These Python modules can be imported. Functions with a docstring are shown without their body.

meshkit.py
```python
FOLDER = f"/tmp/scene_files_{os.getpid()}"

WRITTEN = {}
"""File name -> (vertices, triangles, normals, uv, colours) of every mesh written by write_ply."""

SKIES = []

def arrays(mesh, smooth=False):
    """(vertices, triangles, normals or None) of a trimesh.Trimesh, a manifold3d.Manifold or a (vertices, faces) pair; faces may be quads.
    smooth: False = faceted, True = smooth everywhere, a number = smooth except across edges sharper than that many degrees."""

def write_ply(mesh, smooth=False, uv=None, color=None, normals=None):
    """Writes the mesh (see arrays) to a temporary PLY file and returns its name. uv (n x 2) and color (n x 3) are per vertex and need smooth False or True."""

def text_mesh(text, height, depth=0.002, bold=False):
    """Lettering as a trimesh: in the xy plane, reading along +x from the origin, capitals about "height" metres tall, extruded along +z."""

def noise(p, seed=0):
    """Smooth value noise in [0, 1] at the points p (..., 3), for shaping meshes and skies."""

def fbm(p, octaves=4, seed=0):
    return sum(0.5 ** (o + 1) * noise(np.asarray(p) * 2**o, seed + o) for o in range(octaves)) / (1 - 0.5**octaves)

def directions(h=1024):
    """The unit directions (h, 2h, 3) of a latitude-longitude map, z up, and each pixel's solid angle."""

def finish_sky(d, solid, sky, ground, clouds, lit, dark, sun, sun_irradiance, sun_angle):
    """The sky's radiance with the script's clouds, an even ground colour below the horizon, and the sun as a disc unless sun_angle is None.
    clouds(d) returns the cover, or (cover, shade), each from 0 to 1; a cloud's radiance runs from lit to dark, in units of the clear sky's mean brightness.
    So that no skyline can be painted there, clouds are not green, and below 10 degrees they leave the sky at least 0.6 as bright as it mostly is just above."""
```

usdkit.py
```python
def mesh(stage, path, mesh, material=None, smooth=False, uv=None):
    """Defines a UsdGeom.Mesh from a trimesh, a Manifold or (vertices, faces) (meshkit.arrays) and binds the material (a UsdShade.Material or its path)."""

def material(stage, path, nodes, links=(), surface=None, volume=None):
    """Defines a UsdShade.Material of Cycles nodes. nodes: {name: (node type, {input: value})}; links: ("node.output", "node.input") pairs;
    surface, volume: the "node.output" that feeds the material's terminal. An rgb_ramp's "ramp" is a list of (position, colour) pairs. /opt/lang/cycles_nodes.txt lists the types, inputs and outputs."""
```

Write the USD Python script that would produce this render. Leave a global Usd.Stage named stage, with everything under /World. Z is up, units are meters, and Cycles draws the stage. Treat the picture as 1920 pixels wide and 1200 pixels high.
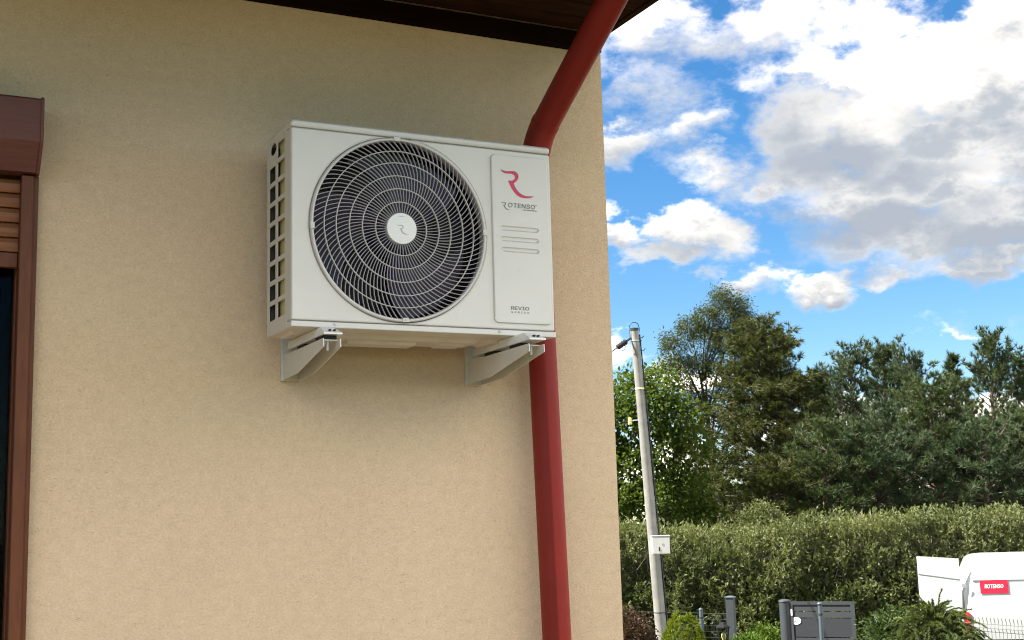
import math
import numpy as np
import trimesh
import manifold3d as m3
import usdkit
import meshkit
from pxr import Usd, UsdGeom, UsdLux, UsdShade, Gf, Sdf

stage = Usd.Stage.CreateInMemory()
UsdGeom.SetStageUpAxis(stage, "Z")
UsdGeom.Xform.Define(stage, "/World")
UsdGeom.Scope.Define(stage, "/World/Looks")

# ------------------------------------------------------------------ camera
CAM = np.array([-1.0112, -3.7005, 1.7067])
YAW, PITCH, ROLL, FPX = 0.46, 0.1554, -0.0276, 2464.5
_f = np.array([math.sin(YAW) * math.cos(PITCH), math.cos(YAW) * math.cos(PITCH), math.sin(PITCH)])
_r = np.array([math.cos(YAW), -math.sin(YAW), 0.0])
_u = np.cross(_r, _f)
RIGHT = math.cos(ROLL) * _r + math.sin(ROLL) * _u
UP = -math.sin(ROLL) * _r + math.cos(ROLL) * _u
cam = UsdGeom.Camera.Define(stage, "/World/camera")
mat4 = Gf.Matrix4d(*RIGHT, 0, *UP, 0, *(-_f), 0, *CAM, 1)
cam.AddTransformOp().Set(mat4)
cam.CreateHorizontalApertureAttr(36.0)
cam.CreateVerticalApertureAttr(22.5)
cam.CreateFocalLengthAttr(FPX / 1920 * 36.0)
cam.CreateFStopAttr(0.0)
cam.CreateClippingRangeAttr(Gf.Vec2f(0.05, 5000))
cam.CreateExposureAttr(2.68)


def ray(px, py):
    return RIGHT * (px - 960) / FPX - UP * (py - 600) / FPX + _f


def at(px, py, depth):
    """A point of the scene from the place it has in the photograph (1920 x 1200) and its distance."""
    return CAM + ray(px, py) * depth


# ------------------------------------------------------------------ sky and sun
SUN_AZ, SUN_EL = math.radians(-72), math.radians(48)      # azimuth from +y towards +x
SKY = 0.05
CLOUD_LIT, CLOUD_DARK = (10.8, 9.4, 7.8), (1.50, 1.66, 1.90)


class G:
    """Builds a Cycles node graph."""

    def __init__(s):
        s.n, s.l, s.k = {}, [], 0

    def add(s, kind, out, **inp):
        s.k += 1
        name = f"n{s.k}"
        vals = {}
        for a, b in inp.items():
            if isinstance(b, str) and "." in b and b.split(".")[0] in s.n:
                s.l.append((b, f"{name}.{a}"))
            else:
                vals[a] = b
        s.n[name] = (kind, vals)
        return f"{name}.{out}"

    def m(s, op, a, b=0.0, c=0.0, clamp=False):
        return s.add("math", "value", math_type=op, value1=a, value2=b, value3=c, use_clamp=clamp)

    def mat(s, path, surface, volume=None):
        return usdkit.material(stage, path, s.n, s.l, surface=surface, volume=volume)


def azel(px, py):
    d = ray(px, py)
    d = d / np.linalg.norm(d)
    return math.degrees(math.atan2(d[0], d[1])), math.degrees(math.asin(d[2]))


# clouds of this sky: (photo x, photo y, half width, half height, weight)
CLOUDS = [
    (1640, 235, 200, 105, 1.1), (1500, 235, 105, 85, 1.1), (1500, 320, 130, 75, 1.0), (1800, 150, 240, 110, 1.2), (1905, 50, 120, 140, 1.2),
    (1700, 340, 280, 100, 1.2), (1720, 440, 240, 60, 1.1), (1860, 410, 190, 85, 1.1), (1640, 130, 150, 50, .7), (1800, 260, 140, 80, 1.1), (1640, 400, 130, 60, 1.0), (1990, 250, 220, 220, 1.1),
    (1290, 425, 85, 58, 1.1), (1190, 452, 52, 34, 1.0), (1370, 440, 70, 55, 1.1), (1270, 478, 110, 24, .9), (1440, 350, 45, 42, .8),
    (1850, 488, 160, 28, .8), (1980, 480, 120, 40, .9), (1553, 540, 68, 42, 1.2), (1420, 528, 48, 28, .5), (1650, 508, 46, 20, .55),
    (1190, 185, 110, 50, .34), (1180, 268, 85, 40, .62), (1290, 255, 70, 45, .50), (1345, 312, 75, 30, .55),
    (1215, 45, 120, 65, .40), (1330, 70, 130, 60, .50), (1450, 35, 150, 60, .46), (1430, 135, 80, 26, .26), (1600, 55, 160, 60, .42), (1530, 125, 120, 45, .50),
    (1150, 655, 55, 30, .7), (1820, 606, 55, 10, .22), (1300, 705, 70, 24, .6), (1100, 420, 60, 60, .7),
    (1620, 790, 260, 40, .5), (1900, 790, 160, 40, .5), (1250, 880, 160, 50, .5), (2250, 560, 200, 90, .9), (2150, 830, 160, 60, .8), (800, 420, 180, 80, .9), (700, 760, 220, 60, .8),
]
# the grey undersides of the thick clouds
BELLIES = [(1560, 300, 230, 85, 1.1), (1690, 330, 200, 60, .9), (1650, 425, 280, 66, 1.35), (1880, 440, 210, 62, 1.35), (1760, 225, 130, 45, .55), (1895, 240, 90, 55, .7), (1300, 470, 130, 42, .75), (1550, 566, 66, 28, .9), (1440, 430, 80, 60, .7), (1860, 496, 160, 24, .8), (1480, 240, 110, 80, .7), (1190, 465, 60, 22, .7), (1180, 285, 80, 30, .6), (1300, 280, 80, 36, .55), (1420, 540, 50, 20, .7), (1330, 90, 120, 40, .35), (1200, 200, 100, 40, .4)]


def sky_material():
    g = G()
    vec = g.add("texture_coordinate", "generated")
    sp = g.add("separate_xyz", "x", vector=vec).split(".")[0]
    x, y, z = sp + ".x", sp + ".y", sp + ".z"
    az = g.m("multiply", g.m("arctan2", x, y), 57.29578)
    el = g.m("multiply", g.m("arcsine", z), 57.29578)
    sky = g.add("sky_texture", "color", sky_type="single_scattering", sun_disc=False, sun_elevation=SUN_EL, sun_rotation=SUN_AZ, altitude=120.0, air_density=1.0, aerosol_density=0.15, ozone_density=3.5)

    sky = g.add("hsv", "color", saturation=1.30, value=0.575, color=sky)
    stretch = g.add("mapping", "vector", vector=vec, scale=(1.0, 1.0, 1.7))
    wobble = g.add("noise_texture", "color", vector=stretch, scale=20.0, detail=5.0, roughness=0.6)
    fine = g.add("noise_texture", "fac", vector=stretch, scale=42.0, detail=8.0, roughness=0.62)
    mid = g.add("noise_texture", "fac", vector=stretch, scale=19.0, detail=5.0, roughness=0.6)
    wide = g.add("noise_texture", "fac", vector=stretch, scale=2.6, detail=6.0, roughness=0.55)
    ws = g.add("vector_math", "vector", math_type="subtract", vector1=wobble, vector2=(0.5, 0.5, 0.5))
    ws = g.add("vector_math", "vector", math_type="multiply", vector1=ws, vector2=(4.6, 3.6, 0.0))

    def field(d_az, d_el):
        p = g.add("combine_xyz", "vector", x=g.m("add", az, d_az), y=g.m("add", el, d_el), z=0.0)
        p = g.add("vector_math", "vector", math_type="add", vector1=p, vector2=ws)
        best = None
        for px, py, rx, ry, wt in CLOUDS:
            a, e = azel(px, py)
            sx, sy = 1 / (rx * 0.0229), 1 / (ry * 0.0223)
            q = g.add("mapping", "vector", vector=p, scale=(sx, sy, 1.0), location=(-a * sx, -e * sy, 0.0))
            ln = g.add("vector_math", "value", math_type="length", vector1=q)
            d = g.m("multiply_add", ln, -wt, wt)                      # weight at the middle, 0 at the rim
            best = d if best is None else g.m("smoothmax", best, d, 0.10)
        general = g.m("multiply_add", wide, 3.6, -1.42)                # the same kind of cloud all over the sky
        low = g.add("map_range", "result", range_type="smoothstep", value=el, from_min=5.0, from_max=20.0, to_min=-1.2, to_max=0.0, clamp=True)   # clear air low down
        return g.m("maximum", best, g.m("add", g.m("minimum", general, 0.34), low))

    d0 = field(0.0, 0.0)
    d1 = field(0.9, 2.3)                                               # towards the sun: how much cloud lies above
    n = g.m("multiply_add", fine, 2.6, -1.3)
    soft = g.m("multiply_add", mid, 2.2, -1.1)
    dens = g.m("add", d0, g.m("add", g.m("multiply", n, 0.32), g.m("multiply", soft, 0.50)))
    cover = g.add("map_range", "result", range_type="smoothstep", value=dens, from_min=-0.20, from_max=0.62, to_min=0.0, to_max=1.0, clamp=True)
    thick = g.m("add", d1, g.m("add", g.m("multiply", n, 0.30), g.m("multiply", soft, 0.95)))
    shade = g.add("map_range", "result", range_type="smoothstep", value=thick, from_min=0.08, from_max=1.12, to_min=0.0, to_max=0.93, clamp=True)
    belly = None
    p = g.add("combine_xyz", "vector", x=az, y=el, z=0.0)
    p = g.add("vector_math", "vector", math_type="add", vector1=p, vector2=ws)
    for px, py, rx, ry, wt in BELLIES:
        a, e = azel(px, py)
        sx, sy = 1 / (rx * 0.0229), 1 / (ry * 0.0223)
        q = g.add("mapping", "vector", vector=p, scale=(sx, sy, 1.0), location=(-a * sx, -e * sy, 0.0))
        d = g.m("multiply_add", g.add("vector_math", "value", math_type="length", vector1=q), -wt, wt)
        belly = d if belly is None else g.m("smoothmax", belly, d, 0.25)
    belly = g.m("add", belly, g.m("add", g.m("multiply", n, 0.13), g.m("multiply", soft, 0.34)))
    belly = g.add("map_range", "result", range_type="smoothstep", value=belly, from_min=-0.62, from_max=0.95, to_min=0.0, to_max=1.0, clamp=True)
    shade = g.m("maximum", shade, belly)
    steps = [(0.0, CLOUD_LIT), (0.36, (3.40, 3.28, 3.12)), (0.70, (2.40, 2.45, 2.50)), (1.0, CLOUD_DARK)]
    ccol = g.add("rgb_ramp", "color", fac=shade, ramp=steps)
    fade = g.add("map_range", "result", value=el, from_min=-1.0, from_max=4.0, to_min=0.0, to_max=1.0, clamp=True)
    cover = g.m("multiply", cover, fade)
    col = g.add("mix", "color", fac=cover, color1=sky, color2=ccol)
    bg = g.add("background_shader", "background", color=col, strength=SKY)
    return g.mat("/World/Looks/sky_look", bg)



dome = UsdLux.DomeLight.Define(stage, "/World/sky")
dome.GetPrim().SetCustomDataByKey("kind", "structure")
dome.CreateIntensityAttr(1.0)
UsdShade.MaterialBindingAPI.Apply(dome.GetPrim()).Bind(sky_material())

sun = UsdLux.DistantLight.Define(stage, "/World/sun")
sun.CreateNormalizeAttr(True)
sun.CreateIntensityAttr(0.68)
sun.CreateAngleAttr(0.5)
sun.CreateColorAttr(Gf.Vec3f(1.0, 0.95, 0.86))
sd = np.array([math.sin(SUN_AZ) * math.cos(SUN_EL), math.cos(SUN_AZ) * math.cos(SUN_EL), math.sin(SUN_EL)])
zx = sd
xx = np.cross([0, 0, 1.0], zx); xx /= np.linalg.norm(xx)
yx = np.cross(zx, xx)
sun.AddTransformOp().Set(Gf.Matrix4d(*xx, 0, *yx, 0, *zx, 0, 0, 0, 20, 1))

# ------------------------------------------------------------------ helpers
used = {}


def numbered(parent, name):
    k = used.get((parent, name), -1) + 1
    used[(parent, name)] = k
    return f"{parent}/{name}" if k == 0 else f"{parent}/{name}_{k:03d}"


def pathof(parent):
    return "/World" if parent is None else (parent if isinstance(parent, str) else str(parent.GetPath()))


def tag(prim, label=None, cat=None, group=None, kind=None):
    for key, v in (("label", label), ("category", cat), ("group", group), ("kind", kind)):
        if v:
            prim.SetCustomDataByKey(key, v)
    return prim


def thing(name, label, cat, loc=(0, 0, 0), group=None, kind=None):
    x = UsdGeom.Xform.Define(stage, numbered("/World", name))
    x.AddTranslateOp().Set(Gf.Vec3d(*map(float, loc)))
    return tag(x.GetPrim(), label, cat, group, kind)


def origin(parent):
    """World offset of the top-level thing above parent."""
    if parent is None:
        return np.zeros(3)
    p = parent
    while str(p.GetPath()).count("/") > 2:
        p = p.GetParent()
    op = UsdGeom.Xformable(p).GetOrderedXformOps()
    return np.array(op[0].Get()) if op else np.zeros(3)


def obj(name, mesh, material, parent=None, smooth=False, kind=None, label=None):
    """mesh: anything meshkit.arrays takes, in world coordinates; it becomes one Mesh under parent."""
    if isinstance(mesh, MB):
        mesh = mesh.get()
    v, f, n = meshkit.arrays(mesh, False)
    m = usdkit.mesh(stage, numbered(pathof(parent), name), (v - origin(parent), f), MATS[material], smooth=smooth)
    return tag(m.GetPrim(), label=label, kind=kind)


class MB:
    def __init__(s):
        s.v, s.f, s.n = [], [], 0

    def add(s, v, f):
        v, f = np.asarray(v, float).reshape(-1, 3), np.asarray(f, int)
        if f.shape[1] == 4:
            f = np.vstack([f[:, [0, 1, 2]], f[:, [0, 2, 3]]])
        s.v.append(v); s.f.append(f + s.n); s.n += len(v)
        return s

    def mesh(s, m):
        v, f, _ = meshkit.arrays(m, False)
        return s.add(v, f)

    def box(s, x0, x1, y0, y1, z0, z1):
        v = [(x, y, z) for x in (x0, x1) for y in (y0, y1) for z in (z0, z1)]
        f = [(0, 1, 3, 2), (4, 6, 7, 5), (0, 4, 5, 1), (2, 3, 7, 6), (0, 2, 6, 4), (1, 5, 7, 3)]
        return s.add(v, f)

    def obox(s, a, b, w, h, up=(0, 0, 1)):
        """A bar from a to b, w wide and h high."""
        a, b, up = np.asarray(a, float), np.asarray(b, float), np.asarray(up, float)
        t = (b - a) / np.linalg.norm(b - a)
        x = np.cross(t, up); x /= np.linalg.norm(x)
        y = np.cross(x, t)
        v = [p + i * x * w / 2 + j * y * h / 2 for p in (a, b) for i in (-1, 1) for j in (-1, 1)]
        return s.add(v, [(0, 1, 3, 2), (4, 6, 7, 5), (0, 4, 5, 1), (2, 3, 7, 6), (0, 2, 6, 4), (1, 5, 7, 3)])

    def tube(s, pts, radii, sides=8, caps=True):
        p = np.asarray(pts, float)
        r = np.broadcast_to(radii, (len(p),))
        t = np.gradient(p, axis=0)
        t /= np.linalg.norm(t, axis=1, keepdims=True) + 1e-12
        ref = np.array([0, 0, 1.0]) if abs(t[:, 2]).mean() < 0.8 else np.array([1.0, 0, 0])
        a = np.cross(t, ref); a /= np.linalg.norm(a, axis=1, keepdims=True) + 1e-12
        b = np.cross(t, a)
        g = np.arange(sides) * 2 * np.pi / sides
        v = p[:, None] + r[:, None, None] * (np.cos(g)[None, :, None] * a[:, None] + np.sin(g)[None, :, None] * b[:, None])
        i, j = np.meshgrid(np.arange(len(p) - 1), np.arange(sides), indexing="ij")
        q = np.stack([i * sides + j, i * sides + (j + 1) % sides, (i + 1) * sides + (j + 1) % sides, (i + 1) * sides + j], -1).reshape(-1, 4)
        q = np.vstack([q[:, [0, 1, 2]], q[:, [0, 2, 3]]])
        v = v.reshape(-1, 3)
        if caps:
            k = len(v)
            v = np.vstack([v, p[:1], p[-1:]])
            j = np.arange(sides)
            q = np.vstack([q, np.stack([np.full(sides, k), (j + 1) % sides, j], 1), np.stack([np.full(sides, k + 1), (len(p) - 1) * sides + j, (len(p) - 1) * sides + (j + 1) % sides], 1)])
        return s.add(v, q)

    def lathe(s, prof, c, axis="z", n=48):
        """prof: (radius, height) pairs turned about an axis through c."""
        prof = np.asarray(prof, float)
        g = np.arange(n) * 2 * np.pi / n
        rr, hh = prof[:, 0][:, None], np.broadcast_to(prof[:, 1][:, None], (len(prof), n))
        a, b = rr * np.cos(g), rr * np.sin(g)
        v = np.stack([a, b, hh], -1) if axis == "z" else np.stack([a, hh, b], -1)
        i, j = np.meshgrid(np.arange(len(prof) - 1), np.arange(n), indexing="ij")
        q = np.stack([i * n + j, i * n + (j + 1) % n, (i + 1) * n + (j + 1) % n, (i + 1) * n + j], -1).reshape(-1, 4)
        if axis != "z":
            q = q[:, ::-1]
        return s.add(v.reshape(-1, 3) + np.asarray(c), q)

    def get(s):
        return np.vstack(s.v), np.vstack(s.f)


def mbox(x0, x1, y0, y1, z0, z1):
    return m3.Manifold.cube([x1 - x0, y1 - y0, z1 - z0]).translate([x0, y0, z0])


def rbox(x0, x1, y0, y1, z0, z1, r, seg=12):
    s = m3.Manifold.sphere(r, seg)
    return m3.Manifold.batch_hull([s.translate([x, y, z]) for x in (x0 + r, x1 - r) for y in (y0 + r, y1 - r) for z in (z0 + r, z1 - r)])


def rplate(x0, x1, z0, z1, y0, y1, rc, r=0.002, seg=24):
    """A plate facing -y (y0 < y1) with corners of radius rc and a softened front edge."""
    def cs(k, o):
        c = m3.CrossSection.square([x1 - x0 - 2 * rc, z1 - z0 - 2 * rc]).translate([x0 + rc, z0 + rc])
        return c.offset(rc - o, m3.JoinType.Round, 2.0, seg)
    def slab(c, a, b):
        return c.extrude(b - a).rotate([90, 0, 0]).translate([0, b, 0])
    return m3.Manifold.batch_hull([slab(cs(0, 0), y0 + r, y1), slab(cs(0, r), y0, y0 + r + 1e-4), slab(cs(0, r * 0.3), y0 + r * 0.3, y0 + r + 1e-4)])


def ycyl(r, x, z, y0, y1, n=96):
    return m3.Manifold.cylinder(y1 - y0, r, r, n).rotate([-90, 0, 0]).translate([x, y0, z])


def hullpts(pts):
    return trimesh.Trimesh(np.asarray(pts, float)).convex_hull if False else trimesh.convex.convex_hull(np.asarray(pts, float))


def prism_yz(poly, x0, x1):
    """A plate with an outline in the yz plane between x0 and x1 (convex or not)."""
    c = m3.CrossSection([np.asarray(poly, float)], m3.FillRule.NonZero)
    return c.extrude(x1 - x0).transform(np.array([[0, 0, 1, x0], [1, 0, 0, 0], [0, 1, 0, 0]], float))


def plate_xz(poly, y0, y1):
    c = m3.CrossSection([np.asarray(poly, float)], m3.FillRule.NonZero)
    return c.extrude(y1 - y0).transform(np.array([[1, 0, 0, 0], [0, 0, 1, y0], [0, 1, 0, 0]], float))


def lettering(text, width, height, x, z, y, depth=0.0006, bold=False, shear=0.0, spacing=None):
    """Lettering on a surface that faces -y, its left foot at (x, z), fitted to width and height."""
    if spacing is None:
        m = meshkit.text_mesh(text, height, depth, bold)
    else:
        parts, cur = [], 0.0
        for ch in text:
            t = meshkit.text_mesh(ch, height, depth, bold)
            t.apply_translation([cur - t.bounds[0][0], 0, 0]); parts.append(t)
            cur = t.bounds[1][0] + spacing * height
        m = trimesh.util.concatenate(parts)
    v = np.array(m.vertices)
    v[:, 0] = (v[:, 0] - v[:, 0].min()) / np.ptp(v[:, 0]) * width
    v[:, 0] += shear * v[:, 1]
    return np.stack([x + v[:, 0], y - v[:, 2], z + v[:, 1]], 1), np.array(m.faces)


# ------------------------------------------------------------------ materials
MATS = {}


def simple(name, color, rough=0.5, spec=0.5, metal=0.0, vary=0.0, scale=6.0, bump=0.0, bscale=60.0, coat=0.0):
    g = G()
    kw = {}
    co = color
    if vary or bump:
        tc = g.add("texture_coordinate", "object")
    if vary:
        n = g.add("noise_texture", "fac", vector=tc, scale=scale, detail=6.0, roughness=0.6)
        lo = tuple(c * (1 - vary) for c in color); hi = tuple(min(1, c * (1 + vary)) for c in color)
        f = g.add("map_range", "result", value=n, from_min=0.3, from_max=0.7, to_min=0.0, to_max=1.0, clamp=True)
        co = g.add("mix", "color", fac=f, color1=lo, color2=hi)
    if bump:
        n2 = g.add("noise_texture", "fac", vector=tc, scale=bscale, detail=4.0)
        kw["normal"] = g.add("bump", "normal", height=n2, strength=0.6, distance=bump)
    p = g.add("principled_bsdf", "BSDF", base_color=co, roughness=rough, specular_ior_level=spec, metallic=metal, coat_weight=coat, **kw)
    MATS[name] = g.mat(f"/World/Looks/{name}", p)


def leafmat(name, dark, light, trans=0.3, rough=0.55, clump=1.2, spec=0.3):
    g = G()
    rnd = g.add("geometry", "random_per_island")
    tc = g.add("texture_coordinate", "object")
    n = g.add("noise_texture", "fac", vector=tc, scale=clump, detail=3.0)
    f = g.m("add", g.m("multiply", rnd, 0.6), g.m("multiply_add", n, 1.2, -0.4), clamp=True)
    col = g.add("mix", "color", fac=f, color1=dark, color2=light)
    p = g.add("principled_bsdf", "BSDF", base_color=col, roughness=rough, specular_ior_level=spec)
    t = g.add("translucent_bsdf", "BSDF", color=g.add("mix", "color", mix_type="multiply", fac=1.0, color1=col, color2=(1.1, 1.2, 0.6)))
    MATS[name] = g.mat(f"/World/Looks/{name}", g.add("mix_closure", "closure", fac=trans, closure1=p, closure2=t))


def stucco():
    g = G()
    tc = g.add("texture_coordinate", "object")
    st = g.add("mapping", "vector", vector=tc, scale=(0.8, 1.0, 1.15))
    big = g.add("noise_texture", "fac", vector=tc, scale=1.3, detail=5.0, roughness=0.6)
    mid = g.add("noise_texture", "fac", vector=st, scale=38.0, detail=5.0, roughness=0.65)
    grain = g.add("noise_texture", "fac", vector=st, scale=165.0, detail=3.0, roughness=0.65)
    pits = g.add("voronoi_texture", "distance", vector=st, scale=150.0, randomness=1.0)
    pit = g.add("map_range", "result", value=pits, from_min=0.05, from_max=0.32, to_min=1.0, to_max=0.0, clamp=True)
    rare = g.add("map_range", "result", value=g.add("noise_texture", "fac", vector=st, scale=70.0, detail=2.0), from_min=0.53, from_max=0.62, to_min=0.0, to_max=1.0, clamp=True)
    pit = g.m("multiply", pit, rare)
    f = g.m("add", g.m("multiply", g.m("subtract", grain, 0.5), 1.35), g.m("multiply", g.m("subtract", mid, 0.5), 0.8))
    f = g.m("add", f, g.m("multiply", g.m("subtract", big, 0.5), 0.7))
    f = g.m("add", f, 0.5, clamp=True)
    col = g.add("mix", "color", fac=f, color1=(0.545, 0.410, 0.258), color2=(0.785, 0.622, 0.425))
    col = g.add("mix", "color", fac=g.m("multiply", pit, 0.30), color1=col, color2=(0.20, 0.14, 0.08))
    h = g.m("subtract", g.m("add", g.m("multiply", grain, 0.7), g.m("multiply", mid, 0.5)), g.m("multiply", pit, 0.5))
    b = g.add("bump", "normal", height=h, strength=0.85, distance=0.0042)
    p = g.add("principled_bsdf", "BSDF", base_color=col, roughness=0.9, specular_ior_level=0.15, normal=b, diffuse_roughness=0.4)
    MATS["stucco"] = g.mat("/World/Looks/stucco", p)


def casing():
    """Off-white powder coat with faint grime and smudges."""
    g = G()
    tc = g.add("texture_coordinate", "object")
    n = g.add("noise_texture", "fac", vector=tc, scale=5.0, detail=7.0, roughness=0.65)
    f = g.add("map_range", "result", value=n, from_min=0.3, from_max=0.75, to_min=0.0, to_max=1.0, clamp=True)
    col = g.add("mix", "color", fac=f, color1=(0.630, 0.612, 0.555), color2=(0.675, 0.660, 0.605))
    s = g.add("noise_texture", "fac", vector=tc, scale=23.0, detail=3.0)
    s = g.add("map_range", "result", value=s, from_min=0.68, from_max=0.78, to_min=0.0, to_max=0.3, clamp=True)
    col = g.add("mix", "color", fac=s, color1=col, color2=(0.42, 0.42, 0.38))
    bn = g.add("noise_texture", "fac", vector=tc, scale=700.0, detail=2.0)
    b = g.add("bump", "normal", height=bn, strength=0.25, distance=0.0006)
    wav = g.add("noise_texture", "fac", vector=tc, scale=7.0, detail=1.0)
    b = g.add("bump", "normal", height=wav, strength=0.25, distance=0.004, normal=b)
    p = g.add("principled_bsdf", "BSDF", base_color=col, roughness=0.42, specular_ior_level=0.5, normal=b)
    MATS["casing"] = g.mat("/World/Looks/casing", p)


def fins(name, a, b, scale=380.0):
    g = G()
    tc = g.add("texture_coordinate", "object")
    w = g.add("wave_texture", "fac", vector=tc, scale=scale, bands_direction="y", wave_type="bands", distortion=0.6, detail=1.0)
    n = g.add("noise_texture", "fac", vector=tc, scale=14.0, detail=4.0)
    f = g.m("add", g.m("multiply", w, 0.5), g.m("multiply", n, 0.5), clamp=True)
    col = g.add("mix", "color", fac=f, color1=a, color2=b)
    MATS[name] = g.mat(f"/World/Looks/{name}", g.add("principled_bsdf", "BSDF", base_color=col, roughness=0.5, metallic=0.3))


def wood(name, dark, light, axis="x", scale=14.0, rough=0.35, spec=0.4):
    g = G()
    tc = g.add("texture_coordinate", "object")
    sc = {"x": (0.12, 1.0, 1.0), "z": (1.0, 1.0, 0.12)}[axis]
    st = g.add("mapping", "vector", vector=tc, scale=sc)
    n = g.add("noise_texture", "fac", vector=st, scale=scale * 4, detail=6.0, roughness=0.6, distortion=0.6)
    f = g.add("map_range", "result", value=n, from_min=0.32, from_max=0.7, to_min=0.0, to_max=1.0, clamp=True)
    col = g.add("mix", "color", fac=f, color1=dark, color2=light)
    MATS[name] = g.mat(f"/World/Looks/{name}", g.add("principled_bsdf", "BSDF", base_color=col, roughness=rough, specular_ior_level=spec))


def pane():
    g = G()
    fr = g.add("fresnel", "fac", IOR=1.14)
    t = g.add("transparent_bsdf", "BSDF", color=(0.75, 0.8, 0.8))
    gl = g.add("glossy_bsdf", "BSDF", color=(0.9, 0.95, 1.0), roughness=0.01)
    MATS["glass"] = g.mat("/World/Looks/glass", g.add("mix_closure", "closure", fac=fr, closure1=t, closure2=gl))


def ground_mat():
    g = G()
    tc = g.add("texture_coordinate", "object")
    n = g.add("noise_texture", "fac", vector=tc, scale=0.6, detail=8.0, roughness=0.7)
    f = g.add("map_range", "result", value=n, from_min=0.3, from_max=0.7, to_min=0.0, to_max=1.0, clamp=True)
    col = g.add("mix", "color", fac=f, color1=(0.030, 0.038, 0.014), color2=(0.070, 0.075, 0.026))
    n2 = g.add("noise_texture", "fac", vector=tc, scale=45.0, detail=3.0)
    b = g.add("bump", "normal", height=n2, strength=0.8, distance=0.03)
    MATS["lawn"] = g.mat("/World/Looks/lawn", g.add("principled_bsdf", "BSDF", base_color=col, roughness=0.95, specular_ior_level=0.1, normal=b))


stucco(); casing(); pane(); ground_mat()
fins("coil_gold", (0.42, 0.36, 0.13), (0.80, 0.72, 0.36))
fins("coil_dark", (0.015, 0.014, 0.012), (0.07, 0.065, 0.05))
simple("grille_plastic", (0.36, 0.34, 0.36), 0.5, vary=0.06, scale=3)
simple("ring_plastic", (0.60, 0.58, 0.54), 0.42)
simple("hub_plastic", (0.76, 0.77, 0.73), 0.38)
simple("hub_mark", (0.42, 0.45, 0.42), 0.4)
simple("fan_black", (0.032, 0.028, 0.050), 0.35)
simple("cavity", (0.012, 0.012, 0.012), 0.8)
simple("galv", (0.55, 0.56, 0.55), 0.4, metal=0.6, vary=0.12, scale=40)
simple("bracket_paint", (0.66, 0.64, 0.56), 0.45, vary=0.05, scale=20)
simple("foot_paint", (0.80, 0.81, 0.78), 0.4, vary=0.04, scale=20)
simple("pan_paint", (0.66, 0.60, 0.50), 0.5, vary=0.10, scale=9)
simple("rubber", (0.015, 0.015, 0.015), 0.8)
simple("logo_red", (0.62, 0.02, 0.085), 0.4)
simple("logo_grey", (0.13, 0.15, 0.15), 0.45)
simple("print_grey", (0.17, 0.19, 0.18), 0.5)
simple("pipe_red", (0.235, 0.017, 0.010), 0.5, spec=0.3, vary=0.10, scale=5, bump=0.0006, bscale=30)
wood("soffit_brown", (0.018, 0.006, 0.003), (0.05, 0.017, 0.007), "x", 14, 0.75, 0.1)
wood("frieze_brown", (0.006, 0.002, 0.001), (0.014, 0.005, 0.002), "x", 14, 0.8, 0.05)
wood("shutter_box_brown", (0.125, 0.046, 0.034), (0.16, 0.060, 0.044), "x", 20, 0.5, 0.3)
wood("slat_brown", (0.20, 0.080, 0.034), (0.27, 0.110, 0.050), "x", 20, 0.45, 0.3)
wood("frame_brown", (0.105, 0.032, 0.011), (0.150, 0.047, 0.016), "z", 20, 0.45, 0.3)
simple("room_dark", (0.01, 0.01, 0.012), 0.9)
simple("roof_tile", (0.10, 0.03, 0.02), 0.7, vary=0.2, scale=8)
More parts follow.
